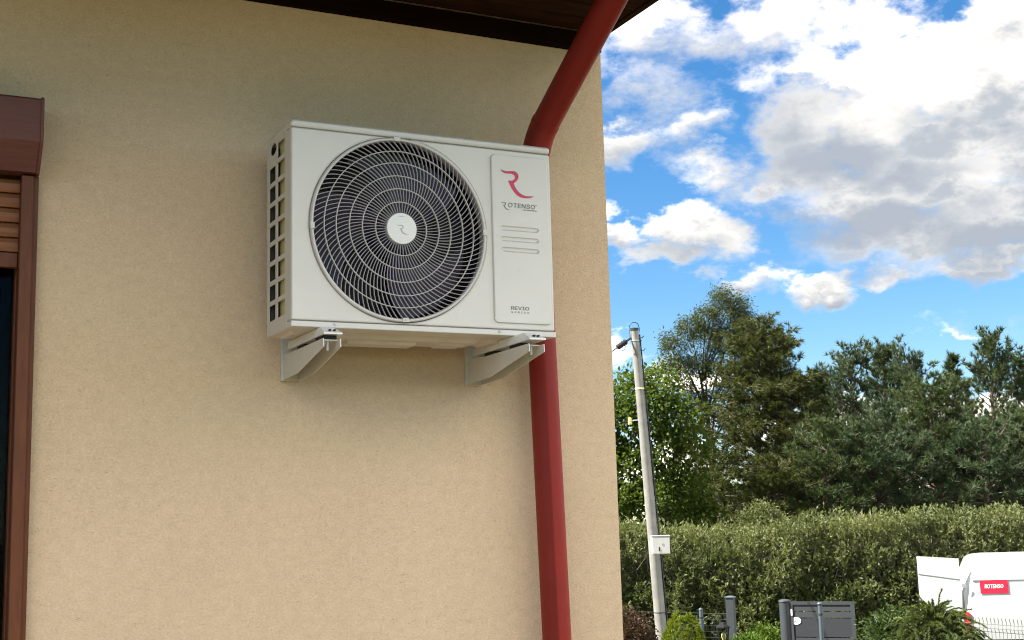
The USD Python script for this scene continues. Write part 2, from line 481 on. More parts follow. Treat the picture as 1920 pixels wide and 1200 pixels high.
simple("concrete", (0.205, 0.200, 0.183), 0.85, vary=0.26, scale=4, bump=0.004, bscale=40)
simple("paving", (0.115, 0.086, 0.060), 0.85, vary=0.12, scale=3)
simple("pole_band", (0.70, 0.68, 0.35), 0.6)
simple("cable_black", (0.02, 0.02, 0.022), 0.5)
simple("insulator", (0.72, 0.60, 0.20), 0.35)
simple("junction_white", (0.66, 0.65, 0.62), 0.4, vary=0.03)
simple("van_white", (0.52, 0.53, 0.54), 0.22, coat=0.4)
simple("van_glass", (0.02, 0.025, 0.03), 0.06)
simple("van_black", (0.012, 0.012, 0.014), 0.75, spec=0.15)
simple("tail_red", (0.50, 0.015, 0.02), 0.18)
simple("sign_red", (0.60, 0.010, 0.040), 0.4)
simple("white_print", (0.82, 0.82, 0.82), 0.5)
simple("anthracite", (0.030, 0.035, 0.041), 0.6, vary=0.08, scale=10)
simple("anthracite_dark", (0.019, 0.023, 0.028), 0.6, vary=0.08, scale=10)
simple("steel_blue", (0.065, 0.085, 0.105), 0.45, vary=0.06, scale=10)
simple("wire_light", (0.13, 0.135, 0.135), 0.4)
simple("wire_green", (0.030, 0.042, 0.035), 0.5)
simple("bark_pine", (0.085, 0.06, 0.045), 0.9, vary=0.35, scale=6)
simple("bark_grey", (0.060, 0.050, 0.040), 0.9, vary=0.3, scale=6)
simple("dry_twig", (0.12, 0.10, 0.085), 0.9)
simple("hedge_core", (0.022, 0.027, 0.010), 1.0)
leafmat("leaf_maple", (0.048, 0.080, 0.012), (0.185, 0.235, 0.030), 0.5, clump=1.3)
leafmat("leaf_maple_dark", (0.030, 0.055, 0.012), (0.105, 0.140, 0.036), 0.3, clump=2.0)
leafmat("leaf_pine", (0.034, 0.056, 0.018), (0.135, 0.170, 0.058), 0.2, clump=0.9)
leafmat("leaf_pine_blue", (0.038, 0.064, 0.030), (0.145, 0.185, 0.088), 0.2, clump=0.9)
leafmat("leaf_airy", (0.045, 0.060, 0.020), (0.140, 0.155, 0.055), 0.35, clump=0.9)
leafmat("leaf_larch", (0.042, 0.054, 0.012), (0.125, 0.135, 0.030), 0.3, clump=0.9)
leafmat("leaf_hedge", (0.085, 0.103, 0.038), (0.310, 0.320, 0.140), 0.35, clump=0.8)
leafmat("leaf_spruce", (0.050, 0.080, 0.014), (0.190, 0.225, 0.050), 0.2, clump=4.0)
leafmat("leaf_thuja", (0.110, 0.150, 0.007), (0.290, 0.325, 0.018), 0.35, clump=5.0)
leafmat("leaf_red", (0.048, 0.026, 0.016), (0.135, 0.078, 0.048), 0.3, clump=3.0)
leafmat("leaf_low", (0.060, 0.110, 0.012), (0.220, 0.280, 0.035), 0.35, clump=2.0)
leafmat("blade_grass", (0.050, 0.100, 0.012), (0.150, 0.210, 0.030), 0.35, clump=1.0)

# ------------------------------------------------------------------ terrain
VAN_Z = -1.57


def gz(x, y):
    t = np.clip((np.asarray(y, float) - 0.8) / 14.2, 0, 1)
    return VAN_Z * (t * 0.65 + 0.35 * t * t * (3 - 2 * t))


def terrain():
    ax = np.unique(np.concatenate([np.linspace(-900, -40, 10), np.linspace(-40, 60, 51), np.linspace(60, 900, 10)]))
    ay = np.unique(np.concatenate([np.linspace(-600, -20, 8), np.linspace(-20, 0, 6), np.linspace(0, 20, 41), np.linspace(20, 60, 15), np.linspace(60, 1500, 12)]))
    X, Y = np.meshgrid(ax, ay, indexing="ij")
    Z = gz(X, Y)
    nx, ny = X.shape
    i, j = np.meshgrid(np.arange(nx - 1), np.arange(ny - 1), indexing="ij")
    a = i * ny + j
    f = np.stack([a, a + ny, a + ny + 1, a + 1], -1).reshape(-1, 4)
    return np.stack([X, Y, Z], -1).reshape(-1, 3), f


tag(obj("ground", terrain(), "lawn", smooth=True), kind="structure")
tag(obj("pavement", MB().box(-10, 2.2, -6.5, -0.01, -0.05, 0.012), "paving"), kind="structure")

# ------------------------------------------------------------------ the house
XC, ZW = 1.1863, 3.286
house = thing("house", "beige rendered house with a dark brown eave and the air conditioner on its wall", "house")
WX0, WX1, WZ0, WZ1 = -1.95, -0.622, 0.95, 2.745
wall = mbox(-9, XC, 0, 0.36, -0.3, 3.45) - mbox(WX0, WX1, -0.1, 0.5, WZ0, WZ1)
obj("front_wall", wall, "stucco", house)
sw = MB(); sw.box(XC - 0.36, XC - 0.0008, 0.3605, 8, -1.2, 3.45)
obj("side_wall", sw, "stucco", house)
sw = MB(); sw.box(-9, XC - 0.3605, 7.7, 7.999, -1.2, 3.45); sw.box(-9, -8.7, 0.3605, 7.6995, -1.2, 3.45)
obj("back_wall", sw, "stucco", house)
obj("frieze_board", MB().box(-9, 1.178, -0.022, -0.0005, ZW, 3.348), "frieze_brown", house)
SOF = 3.350
EX1 = 1.176
for k in range(11):                                          # soffit boards run along the wall
    y1 = -0.0235 - k * 0.107
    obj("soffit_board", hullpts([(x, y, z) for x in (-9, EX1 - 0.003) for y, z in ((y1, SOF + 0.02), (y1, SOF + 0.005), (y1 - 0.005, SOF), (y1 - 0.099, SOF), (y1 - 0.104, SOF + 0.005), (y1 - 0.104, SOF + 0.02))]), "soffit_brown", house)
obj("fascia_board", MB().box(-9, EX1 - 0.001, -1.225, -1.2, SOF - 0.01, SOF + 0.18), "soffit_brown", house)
bb = MB(); bb.add([(EX1, -1.225, SOF - 0.004), (EX1, 0.0, SOF - 0.004), (EX1, 0.0, SOF + 0.42), (EX1, -1.225, SOF + 0.14), (EX1 + 0.022, -1.225, SOF - 0.004), (EX1 + 0.022, 0.0, SOF - 0.004), (EX1 + 0.022, 0.0, SOF + 0.42), (EX1 + 0.022, -1.225, SOF + 0.14)], [(0, 1, 2, 3), (7, 6, 5, 4), (0, 4, 5, 1), (1, 5, 6, 2), (2, 6, 7, 3), (3, 7, 4, 0)])
obj("barge_board", bb, "soffit_brown", house)
rf = MB(); rf.add([(-9.1, -1.245, SOF + 0.19), (1.21, -1.245, SOF + 0.19), (1.21, 4.0, 5.3), (-9.1, 4.0, 5.3), (-9.1, 8.5, 3.4), (1.21, 8.5, 3.4)], [(0, 1, 2, 3), (3, 2, 5, 4)])
rf.add([(-9.1, -1.245, SOF + 0.13), (1.21, -1.245, SOF + 0.13), (1.21, 4.0, 5.24), (-9.1, 4.0, 5.24), (-9.1, 8.5, 3.34), (1.21, 8.5, 3.34)], [(3, 2, 1, 0), (4, 5, 2, 3)])
rf.box(-9.1, 1.21, -1.25, -1.245, SOF + 0.13, SOF + 0.19)
obj("roof", rf, "roof_tile", house)
gb = MB()                                                   # gable wall piece above the side wall
gb.add([(XC - 0.3, 0.0, 3.45), (XC - 0.3, 8.0, 3.45), (XC - 0.3, 4.0, 5.2), (XC - 0.002, 0.0, 3.45), (XC - 0.002, 8.0, 3.45), (XC - 0.002, 4.0, 5.2)], [(0, 1, 2), (3, 5, 4), (0, 2, 5), (0, 5, 3), (1, 5, 2), (1, 4, 5)])
obj("gable_wall", gb, "stucco", house)

gut = MB()
ang = np.linspace(np.pi, 2 * np.pi, 13)
gy, gzz = -1.293 + 0.06 * np.cos(ang), SOF + 0.125 + 0.06 * np.sin(ang)
prof = np.concatenate([np.stack([gy, gzz], 1), np.stack([-1.293 + 0.056 * np.cos(ang[::-1]), SOF + 0.125 + 0.056 * np.sin(ang[::-1])], 1)])
gutter = thing("rain_gutter", "red brown half round gutter along the eave above the wall", "gutter")
obj("trough", prism_yz(prof[::-1] if False else prof, -9.0, 1.2), "pipe_red", gutter, smooth=40)

# ------------------------------------------------------------------ rain pipe
PR = 0.0442
pipe = thing("downpipe", "red brown rainwater pipe running down behind the air conditioner", "downpipe", (0.92, -0.075, 0.0))
p_lo, p_hi = np.array([0.937, -0.075, 0.05]), np.array([0.872, -0.080, 2.85])
el0, el1 = np.array([0.8840, -0.084, 2.925]), np.array([0.9015, -0.65, 3.278])
d2 = (el1 - el0) / np.linalg.norm(el1 - el0)
obj("lower_pipe", MB().tube([p_lo, p_hi], PR, 40), "pipe_red", pipe, smooth=40)
ts = np.linspace(0, 1, 9)[:, None]
knee = np.array([0.876, -0.082, 2.905])
bend = (1 - ts) ** 2 * (p_hi - [0, 0, 0.06]) + 2 * ts * (1 - ts) * knee + ts ** 2 * (el0 + d2 * 0.075)
obj("elbow", MB().tube(bend, PR + 0.0010, 40), "pipe_red", pipe, smooth=40)
obj("collar", MB().tube([el0 + d2 * 0.062, el0 + d2 * 0.066, el0 + d2 * 0.080, el0 + d2 * 0.084], [PR + 0.0012, PR + 0.0022, PR + 0.0022, PR + 0.0008], 40), "pipe_red", pipe, smooth=40)
obj("upper_pipe", MB().tube([el0 + d2 * 0.06, el1 - d2 * 0.03], PR, 40), "pipe_red", pipe, smooth=40)
obj("outlet", MB().tube([el1 - d2 * 0.05, el1 + d2 * 0.02, [0.905, -1.24, SOF - 0.03], [0.906, -1.293, SOF + 0.075]], PR, 32), "pipe_red", pipe, smooth=40)

# ------------------------------------------------------------------ window and roller shutter
win = thing("window", "dark window at the left edge of the wall below a roller shutter", "window", (-1.28, 0.05, 0.95))
obj("pane", MB().box(-1.90, -0.662, 0.060, 0.068, 1.02, 2.70), "glass", win)
fr = MB(); fr.box(-1.949, -1.88, 0.03, 0.10, 0.951, 2.744); fr.box(-0.6625, -0.6225, 0.03, 0.10, 0.951, 2.744); fr.box(-1.88, -0.663, 0.031, 0.10, 0.951, 1.03); fr.box(-1.88, -0.663, 0.031, 0.10, 2.68, 2.744)
obj("frame", fr, "frame_brown", win)
obj("sill", MB().box(-2.0, -0.60, -0.07, -0.003, 0.90, 0.945), "frame_brown", win)
room = MB(); room.box(-2.6, -0.2, 1.9, 1.91, -0.2, 3.2); room.box(-2.61, -2.6, 0.37, 1.9, -0.2, 3.2); room.box(-0.2, -0.19, 0.37, 1.9, -0.2, 3.2); room.box(-2.6, -0.2, 0.37, 1.9, -0.21, -0.2); room.box(-2.6, -0.2, 0.37, 1.9, 3.2, 3.21)
obj("dark_interior", room, "room_dark", win)

sh = thing("roller_shutter", "brown roller shutter with its box and a few lowered slats over the window", "shutter", (-1.28, 0.0, 2.6))
BX1 = -0.6165
prof = [(-0.002, 2.684), (-0.052, 2.684), (-0.122, 2.752), (-0.122, 2.866), (-0.116, 2.8725), (-0.002, 2.8725)]
obj("box", prism_yz(prof, -1.98, BX1 - 0.008), "shutter_box_brown", sh)
prof2 = [(-0.001, 2.681), (-0.053, 2.681), (-0.125, 2.751), (-0.125, 2.868), (-0.118, 2.8755), (-0.001, 2.8755)]
obj("end_cap", prism_yz(prof2, BX1 - 0.0078, BX1), "shutter_box_brown", sh)
obj("guide_rail", rbox(-0.660, -0.627, -0.036, 0.026, 0.948, 2.6805, 0.004, 8), "frame_brown", sh, smooth=30)
obj("rail_edging", MB().box(-0.6268, -0.6145, -0.024, -0.001, 0.948, 2.6805), "frame_brown", sh)
obj("guide_rail", MB().box(-1.96, -1.915, -0.036, 0.02, 0.948, 2.6805), "frame_brown", sh)
zt = 2.676
for k in range(5):
    z1, z0 = zt - k * 0.041, zt - k * 0.041 - 0.039
    pr = [(0.012, z0), (0.002, z0 + 0.001), (-0.004, z0 + 0.012), (-0.0045, z0 + 0.024), (0.0, z1 - 0.004), (0.006, z1), (0.012, z1)]
    obj("slat", prism_yz(pr[::-1], -1.913, -0.6605), "slat_brown", sh)
zb = zt - 5 * 0.041
obj("end_bar", rbox(-1.913, -0.6605, -0.008, 0.014, zb - 0.042, zb - 0.001, 0.003, 8), "frame_brown", sh, smooth=30)

# ------------------------------------------------------------------ air conditioner
Z0, W, H, DF, DB = 2.25, 0.80, 0.576, -0.329, -0.095
FX, FZ, FR = 0.3166, Z0 + 0.2888, 0.2644
ac = thing("air_conditioner", "off white outdoor air conditioner unit with a round fan grille on the beige wall", "air conditioner", (0.4, -0.2, Z0))
zf0, zf1 = Z0 + 0.0188, Z0 + 0.5545
front = rbox(0.0, W, DF, DF + 0.07, zf0, zf1, 0.006, 20) ^ mbox(-1, 2, DF - 0.1, -0.284, 0, 5)
front = front - ycyl(FR + 0.0022, FX, FZ, -1, 0, 160)
front = front - ycyl(FR + 0.0052, FX, FZ, -1, DF + 0.0016, 160)
obj("front_panel", front, "casing", ac, smooth=28)
lid = rbox(-0.0015, W + 0.0015, DF - 0.0025, DB, Z0 + 0.556, Z0 + H + 0.0015, 0.0095, 20)
obj("top_cover", lid, "casing", ac, smooth=28)
strip = rbox(-0.0012, W + 0.002, DF - 0.0028, -0.26, Z0 + 0.0, Z0 + 0.0168, 0.003, 12) ^ mbox(-1, 2, -1, -0.285, 0, 5)
obj("base_strip", strip, "casing", ac, smooth=28)
side = mbox(0.0, 0.002, -0.2835, DB, Z0 + 0.001, Z0 + 0.5555)
for r in range(9):
    zt_ = Z0 + 0.540 - r * 0.0568
    for (ya, yb) in ((-0.270, -0.200), (-0.1795, -0.1185)):
        if r == 0 and ya > -0.2:
            continue
        h_ = 0.0435
        side = side - mbox(-0.1, 0.1, ya, yb, zt_ - h_, zt_)
hole = m3.Manifold.cylinder(0.2, 0.021, 0.021, 32).rotate([0, 90, 0]).scale([1, 1.4, 0.8]).translate([-0.1, -0.160, Z0 + 0.5345])
side = side - hole
obj("side_panel", side, "casing", ac)
obj("side_panel", MB().box(W - 0.002, W, -0.2835, DB, Z0 + 0.001, Z0 + 0.5555), "casing", ac)
bk = MB(); bk.box(0.50, W - 0.0025, DB - 0.004, DB - 0.001, Z0 + 0.018, Z0 + 0.555)
obj("back_panel", bk, "casing", ac)
obj("coil", MB().box(0.011, 0.030, -0.281, -0.190, Z0 + 0.018, Z0 + 0.553), "coil_gold", ac, label="golden finned coil behind the side slots")
obj("coil", MB().box(0.0028, 0.498, -0.116, -0.0985, Z0 + 0.018, Z0 + 0.553), "coil_dark", ac)
# base pan with pressed ribs on its underside
pan = mbox(0.001, W - 0.001, -0.2845, DB - 0.001, Z0 + 0.0005, Z0 + 0.0165)
for (xa, xb, ya, yb, dz) in ((0.14, 0.60, -0.25, -0.115, 0.012), (0.19, 0.42, -0.215, -0.125, 0.021), (0.47, 0.57, -0.22, -0.13, 0.018), (0.62, 0.76, -0.24, -0.12, 0.010), (0.02, 0.06, -0.25, -0.12, 0.006)):
    top = [(xa, ya), (xb, ya), (xb, yb), (xa, yb)]
    i = 0.014
    pts = [(x, y, Z0 + 0.002) for x, y in top] + [(xa + i, ya + i, Z0 - dz), (xb - i, ya + i, Z0 - dz), (xb - i, yb - i, Z0 - dz), (xa + i, yb - i, Z0 - dz)]
    hp = hullpts(pts)
    pan = pan + m3.Manifold(m3.Mesh(np.asarray(hp.vertices, np.float32), np.asarray(hp.faces, np.uint32)))
obj("base_pan", pan, "pan_paint", ac)
# cavity and fan
cav = MB()
cav.lathe([(FR + 0.001, -0.285), (FR + 0.001, -0.200), (0.05, -0.199)], (FX, 0, FZ), "y", 96)
obj("fan_shroud", cav, "cavity", ac, smooth=40)
fan = MB()
for k in range(3):
    a0 = math.radians(35 + 120 * k)
    nr, na = 9, 12
    rr = np.linspace(0.055, 0.245, nr)
    vv = []
    for r_ in rr:
        u = (r_ - 0.055) / 0.19
        span = math.radians(52 + 34 * u)
        sweep = math.radians(26) * u ** 1.5
        for t_ in np.linspace(0, 1, na):
            th = a0 + sweep + span * (t_ - 0.3)
            vv.append((FX + r_ * math.cos(th), -0.275 + 0.060 * t_ + 0.008 * math.sin(math.pi * t_), FZ + r_ * math.sin(th)))
    ff = [(i * na + j, i * na + j + 1, (i + 1) * na + j + 1, (i + 1) * na + j) for i in range(nr - 1) for j in range(na - 1)]
    fan_b = MB().add(vv, ff)
    obj("fan_blade", fan_b, "fan_black", ac, smooth=50)
obj("fan_hub", MB().lathe([(0.001, -0.288), (0.05, -0.286), (0.058, -0.27), (0.058, -0.215), (0.001, -0.214)], (FX, 0, FZ), "y", 40), "fan_black", ac, smooth=40)

# grille
gr = UsdGeom.Xform.Define(stage, numbered(pathof(ac), "fan_grille")).GetPrim()
rim = [(0.2548, -0.318), (0.2548, -0.3335), (0.2565, -0.3365), (0.2600, -0.3375), (0.2632, -0.3355), (0.2646, -0.3315), (0.2646, -0.315)]
obj("rim", MB().lathe(rim, (FX, 0, FZ), "y", 160), "ring_plastic", gr, smooth=50)
RINGS = [0.0765, 0.1150, 0.1525, 0.1905, 0.2245]
for r_ in RINGS:
    w_ = 0.0011
    yf = -0.3395 + 0.004 * (r_ / 0.255) ** 2
    obj("ring", MB().lathe([(r_ - w_, yf + 0.007), (r_ - w_, yf + 0.0007), (r_ - w_ * .5, yf), (r_ + w_ * .5, yf), (r_ + w_, yf + 0.0007), (r_ + w_, yf + 0.007), (r_ - w_, yf + 0.007)], (FX, 0, FZ), "y", 128), "ring_plastic", gr, smooth=30)


def sweep_angle(r):
    return 0.44 * max(0.0, (r - 0.045) / 0.21) ** 1.7


ZONES = [(0.0440, RINGS[0], 48), (RINGS[0], RINGS[1], 72), (RINGS[1], 0.2555, 96)]
for r0, r1, n in ZONES:
    ns = 5 if r1 < 0.2 else 14
    rs = np.linspace(r0, r1, ns)
    for k in range(n):
        base = 2 * math.pi * (k + 0.5) / n
        v, f = [], []
        for i, r_ in enumerate(rs):
            th = base + sweep_angle(r_)
            dth = (sweep_angle(r_ + 1e-4) - sweep_angle(r_ - 1e-4)) / 2e-4 * r_
            er, et = np.array([math.cos(th), math.sin(th)]), np.array([-math.sin(th), math.cos(th)])
            t = er + dth * et; t /= np.linalg.norm(t)
            nn = np.array([-t[1], t[0]])
            c = np.array([FX, FZ]) + r_ * er
            yf = -0.3385 + 0.004 * (r_ / 0.255) ** 2
            hw = 0.00110 if r_ > 0.1 else 0.00105
            for sgn, yy in ((-1, yf + 0.0048), (-1, yf), (1, yf), (1, yf + 0.0048)):
                q = c + nn * sgn * hw * (0.7 if yy == yf else 1.0)
                v.append((q[0], yy, q[1]))
        for i in range(ns - 1):
            for j in range(4):
                f.append((i * 4 + j, i * 4 + (j + 1) % 4, (i + 1) * 4 + (j + 1) % 4, (i + 1) * 4 + j))
        obj("rib", (np.array(v), np.array(f)), "grille_plastic", gr)
obj("hub_disc", MB().lathe([(0.0452, -0.325), (0.0452, -0.3400), (0.0440, -0.3422), (0.030, -0.3436), (0.0005, -0.3440)], (FX, 0, FZ), "y", 72), "hub_plastic", gr, smooth=50)
for k in range(4):
    th = math.radians(92 + 90 * k)
    c = np.array([FX + 0.2597 * math.cos(th), FZ + 0.2597 * math.sin(th)])
    e1, e2 = np.array([-math.sin(th), math.cos(th)]), np.array([math.cos(th), math.sin(th)])
    q = [(*(c + e1 * a + e2 * b), y) for a, b in ((-0.008, -0.0065), (0.008, -0.0065), (0.010, 0.005), (-0.010, 0.005)) for y in (-0.334, -0.3395)]
    obj("clip", hullpts([(x, y, z) for x, z, y in q]), "ring_plastic", gr)
    cl = MB().lathe([(0.0001, -0.3402), (0.0032, -0.3402), (0.0036, -0.337)], (c[0], 0, c[1]), "y", 12)
    obj("clip_screw", cl, "galv", gr)

LOGO = np.array([(90, 160), (120, 182), (160, 200), (240, 214), (330, 208), (400, 210), (450, 233), (490, 285), (504, 340), (494, 400), (465, 452), (420, 492), (386, 515), (392, 548), (412, 605), (452, 682), (512, 757), (592, 818), (680, 850), (760, 857), (856, 854), (800, 880), (720, 890), (620, 886), (540, 862), (470, 816), (400, 732), (350, 652), (310, 562), (282, 482), (265, 442), (300, 456), (350, 455), (390, 430), (420, 398), (434, 360), (424, 322), (395, 288), (350, 266), (280, 262), (200, 254), (140, 224)], float)


def logo(cx, cz, w, y0, y1, dx=0, dz=0):
    p = (LOGO - [480, 525]) / 766 * w
    # the photograph sees the mark at a slant: straighten it
    p = np.stack([p[:, 0] + dx, -(p[:, 1] - p[:, 0] * 0.105) * 0.86 + dz], 1) + [cx, cz]
    return plate_xz(p[::-1], y0, y1)


obj("hub_emblem", logo(FX + 0.003, FZ - 0.003, 0.036, -0.34445, -0.3425), "hub_mark", gr)
obj("hub_notch", MB().box(FX - 0.010, FX + 0.007, -0.3437, -0.342, FZ + 0.0335, FZ + 0.0350), "hub_mark", gr)
# service panel with its grooves and print
PX0, PX1, PZ0, PZ1, PY = 0.6015, 0.788, Z0 + 0.0365, Z0 + 0.538, -0.3345
sp_ = rplate(PX0, PX1, PZ0, PZ1, PY, -0.323, 0.014, 0.0032)
for gz_ in (0.3165, 0.2845, 0.2530):
    s1 = m3.Manifold.sphere(1.0, 24).scale([0.010, 0.0046, 0.0074])
    sp_ = sp_ - m3.Manifold.batch_hull([s1.translate([0.637, PY - 0.0004, Z0 + gz_]), s1.translate([0.743, PY - 0.0004, Z0 + gz_])])
sv = obj("service_panel", sp_, "casing", ac, smooth=25)
obj("emblem_shadow", logo(0.6865 + 0.0011, Z0 + 0.4535 + 0.0012, 0.106, PY - 0.0005, PY + 0.002), "logo_grey", sv)
obj("emblem", logo(0.6860, Z0 + 0.4530, 0.106, PY - 0.0008, PY + 0.002), "logo_red", sv)
tz = Z0 + 0.3805
obj("lettering", logo(0.6465, tz + 0.0035, 0.0300, PY - 0.0006, PY + 0.002), "print_grey", sv)
obj("lettering", lettering("OTENSO", 0.0885, 0.0130, 0.6535, tz, PY + 0.0002, 0.0008, True, 0.12, 0.16), "print_grey", sv)
obj("lettering", MB().lathe([(0.0001, PY - 0.0006), (0.0016, PY - 0.0006), (0.0016, PY + 0.001)], (0.7465, 0, tz + 0.0125), "y", 12), "print_grey", sv)
sm = MB()
for k in range(11):
    sm.box(0.7015 + k * 0.0043, 0.7015 + k * 0.0043 + 0.0034, PY - 0.0005, PY + 0.001, tz - 0.0062, tz - 0.0036)
obj("small_print", sm, "print_grey", sv)
obj("lettering", lettering("REVIO", 0.0585, 0.0095, 0.6545, Z0 + 0.0760, PY + 0.0002, 0.0008, True, 0.0, 0.12), "print_grey", sv)
obj("lettering", lettering("SERIES", 0.0575, 0.0050, 0.6550, Z0 + 0.0660, PY + 0.0002, 0.0008, False, 0.0, 0.8), "print_grey", sv)
for sx in (0.121, 0.617):
    obj("screw", MB().lathe([(0.0001, DF - 0.0052), (0.0030, DF - 0.0050), (0.0044, DF - 0.0030), (0.0044, DF)], (sx, 0, Z0 + 0.0105), "y", 14), "galv", ac, smooth=40)
# feet of the unit
for fx, fy in ((0.096, -0.388), (0.682, -0.440)):
    pts = []
    for x_, s_ in ((fx - 0.024, 1), (fx + 0.028, 1)):
        pts += [(x_ + (0.004 if x_ < fx else -0.012), -0.345 if fy > -0.4 else -0.395, Z0 - 0.0012), (x_, fy, Z0 - 0.021), (x_, fy, Z0 - 0.0255), (x_ + (0.004 if x_ < fx else -0.010), -0.05, Z0 - 0.0012), (x_, -0.05, Z0 - 0.0255)]
    ft = obj("mounting_foot", hullpts(pts), "foot_paint", ac)
    for bx in (-0.004, 0.009):
        obj("bolt", MB().lathe([(0.0001, fy + 0.006), (0.0028, fy + 0.006), (0.0028, fy + 0.03)], (fx + bx, 0, Z0 - 0.0135), "y", 10), "rubber", ft)
    for yy in (-0.33, -0.16):
        obj("rubber_pad", MB().box(fx - 0.017, fx + 0.019, yy - 0.035, yy + 0.035, Z0 - 0.0365, Z0 - 0.026), "rubber", ft)

# ------------------------------------------------------------------ wall brackets
for bx, tip, lab in ((0.0695, -0.388, "shorter looking painted steel bracket under the fan side of the air conditioner"), (0.6545, -0.440, "painted steel bracket under the lettered side of the air conditioner beside the red pipe")):
    br = thing("wall_bracket", lab, "bracket", (bx + 0.025, -0.01, Z0 - 0.1), "brackets under the air conditioner")
    wB = 0.050
    obj("wall_plate", MB().box(bx - 0.004, bx + wB + 0.004, -0.015, -0.0005, Z0 - 0.110, Z0 + 0.14), "bracket_paint", br)
    kn = -0.155 if tip > -0.4 else -0.175
    poly = [(-0.0155, Z0 - 0.0375), (-0.0155, Z0 - 0.1085), (kn, Z0 - 0.1040), (tip - 0.002, Z0 - 0.0600), (tip, Z0 - 0.0375)]
    for xx_ in (bx, bx + wB - 0.0028):
        obj("arm_plate", prism_yz(poly, xx_, xx_ + 0.0028), "bracket_paint", br)
    tpm = MB(); tpm.box(bx + 0.0029, bx + wB - 0.0029, tip + 0.02, -0.0155, Z0 - 0.0405, Z0 - 0.0377)
    obj("arm_web", tpm, "bracket_paint", br)
    for zz in (-0.02, -0.075):
        pass
    obj("anchor_bolt", MB().lathe([(0.0001, -0.024), (0.006, -0.024), (0.006, -0.015)], (bx + 0.025, 0, Z0 - 0.085), "y", 6), "galv", br)
    obj("clamp_bolt", MB().tube([(bx + 0.022, tip + 0.03, Z0 - 0.066), (bx + 0.022, tip + 0.03, Z0 - 0.0405)], 0.004, 8), "galv", br)


# ------------------------------------------------------------------ plants: shared makers
def rng(seed):
    return np.random.default_rng(seed)


def unit(v):
    return v / (np.linalg.norm(v, axis=-1, keepdims=True) + 1e-12)


def blades(c, d, n, ln, wd, spread, r, start=0.0):
    """n narrow triangles from every point c, about the direction d."""
    m = len(c)
    c2, d2 = np.repeat(c, n, 0), np.repeat(d, n, 0)
    dirs = unit(d2 + r.normal(0, spread, (m * n, 3)))
    L = ln * r.uniform(0.6, 1.2, (m * n, 1))
    side = unit(np.cross(dirs, r.normal(0, 1, (m * n, 3)))) * wd * r.uniform(0.7, 1.2, (m * n, 1)) / 2
    b = c2 + dirs * L * start
    v = np.stack([b - side, b + side, c2 + dirs * L], 1).reshape(-1, 3)
    return v, np.arange(3 * m * n).reshape(-1, 3)


def leaves(c, d, ln, wd, r, droop=0.0):
    """One four-cornered leaf (folded along its middle) at every point c, pointing along d."""
    m = len(c)
    L = ln * r.uniform(0.65, 1.25, (m, 1))
    Wd = wd * r.uniform(0.7, 1.2, (m, 1)) / 2
    d = unit(d - np.array([0, 0, droop]))
    s = unit(np.cross(d, r.normal(0, 1, (m, 3))))
    nrm = np.cross(d, s)
    mid = c + d * L * 0.5
    v = np.stack([c, mid + s * Wd + nrm * Wd * 0.35, c + d * L, mid - s * Wd + nrm * Wd * 0.35], 1).reshape(-1, 3)
    i = np.arange(m)[:, None] * 4
    f = np.concatenate([i + [0, 1, 2], i + [0, 2, 3]], 0)
    return v, f


def limb(p, d, L, r, bend, n=7, wob=0.08):
    """A crooked line from p."""
    pts = [np.asarray(p, float)]
    d = unit(np.asarray(d, float))
    for _ in range(n - 1):
        pts.append(pts[-1] + d * L / (n - 1))
        d = unit(d + np.array([0, 0, bend / n]) + r.normal(0, wob, 3))
    return np.array(pts)


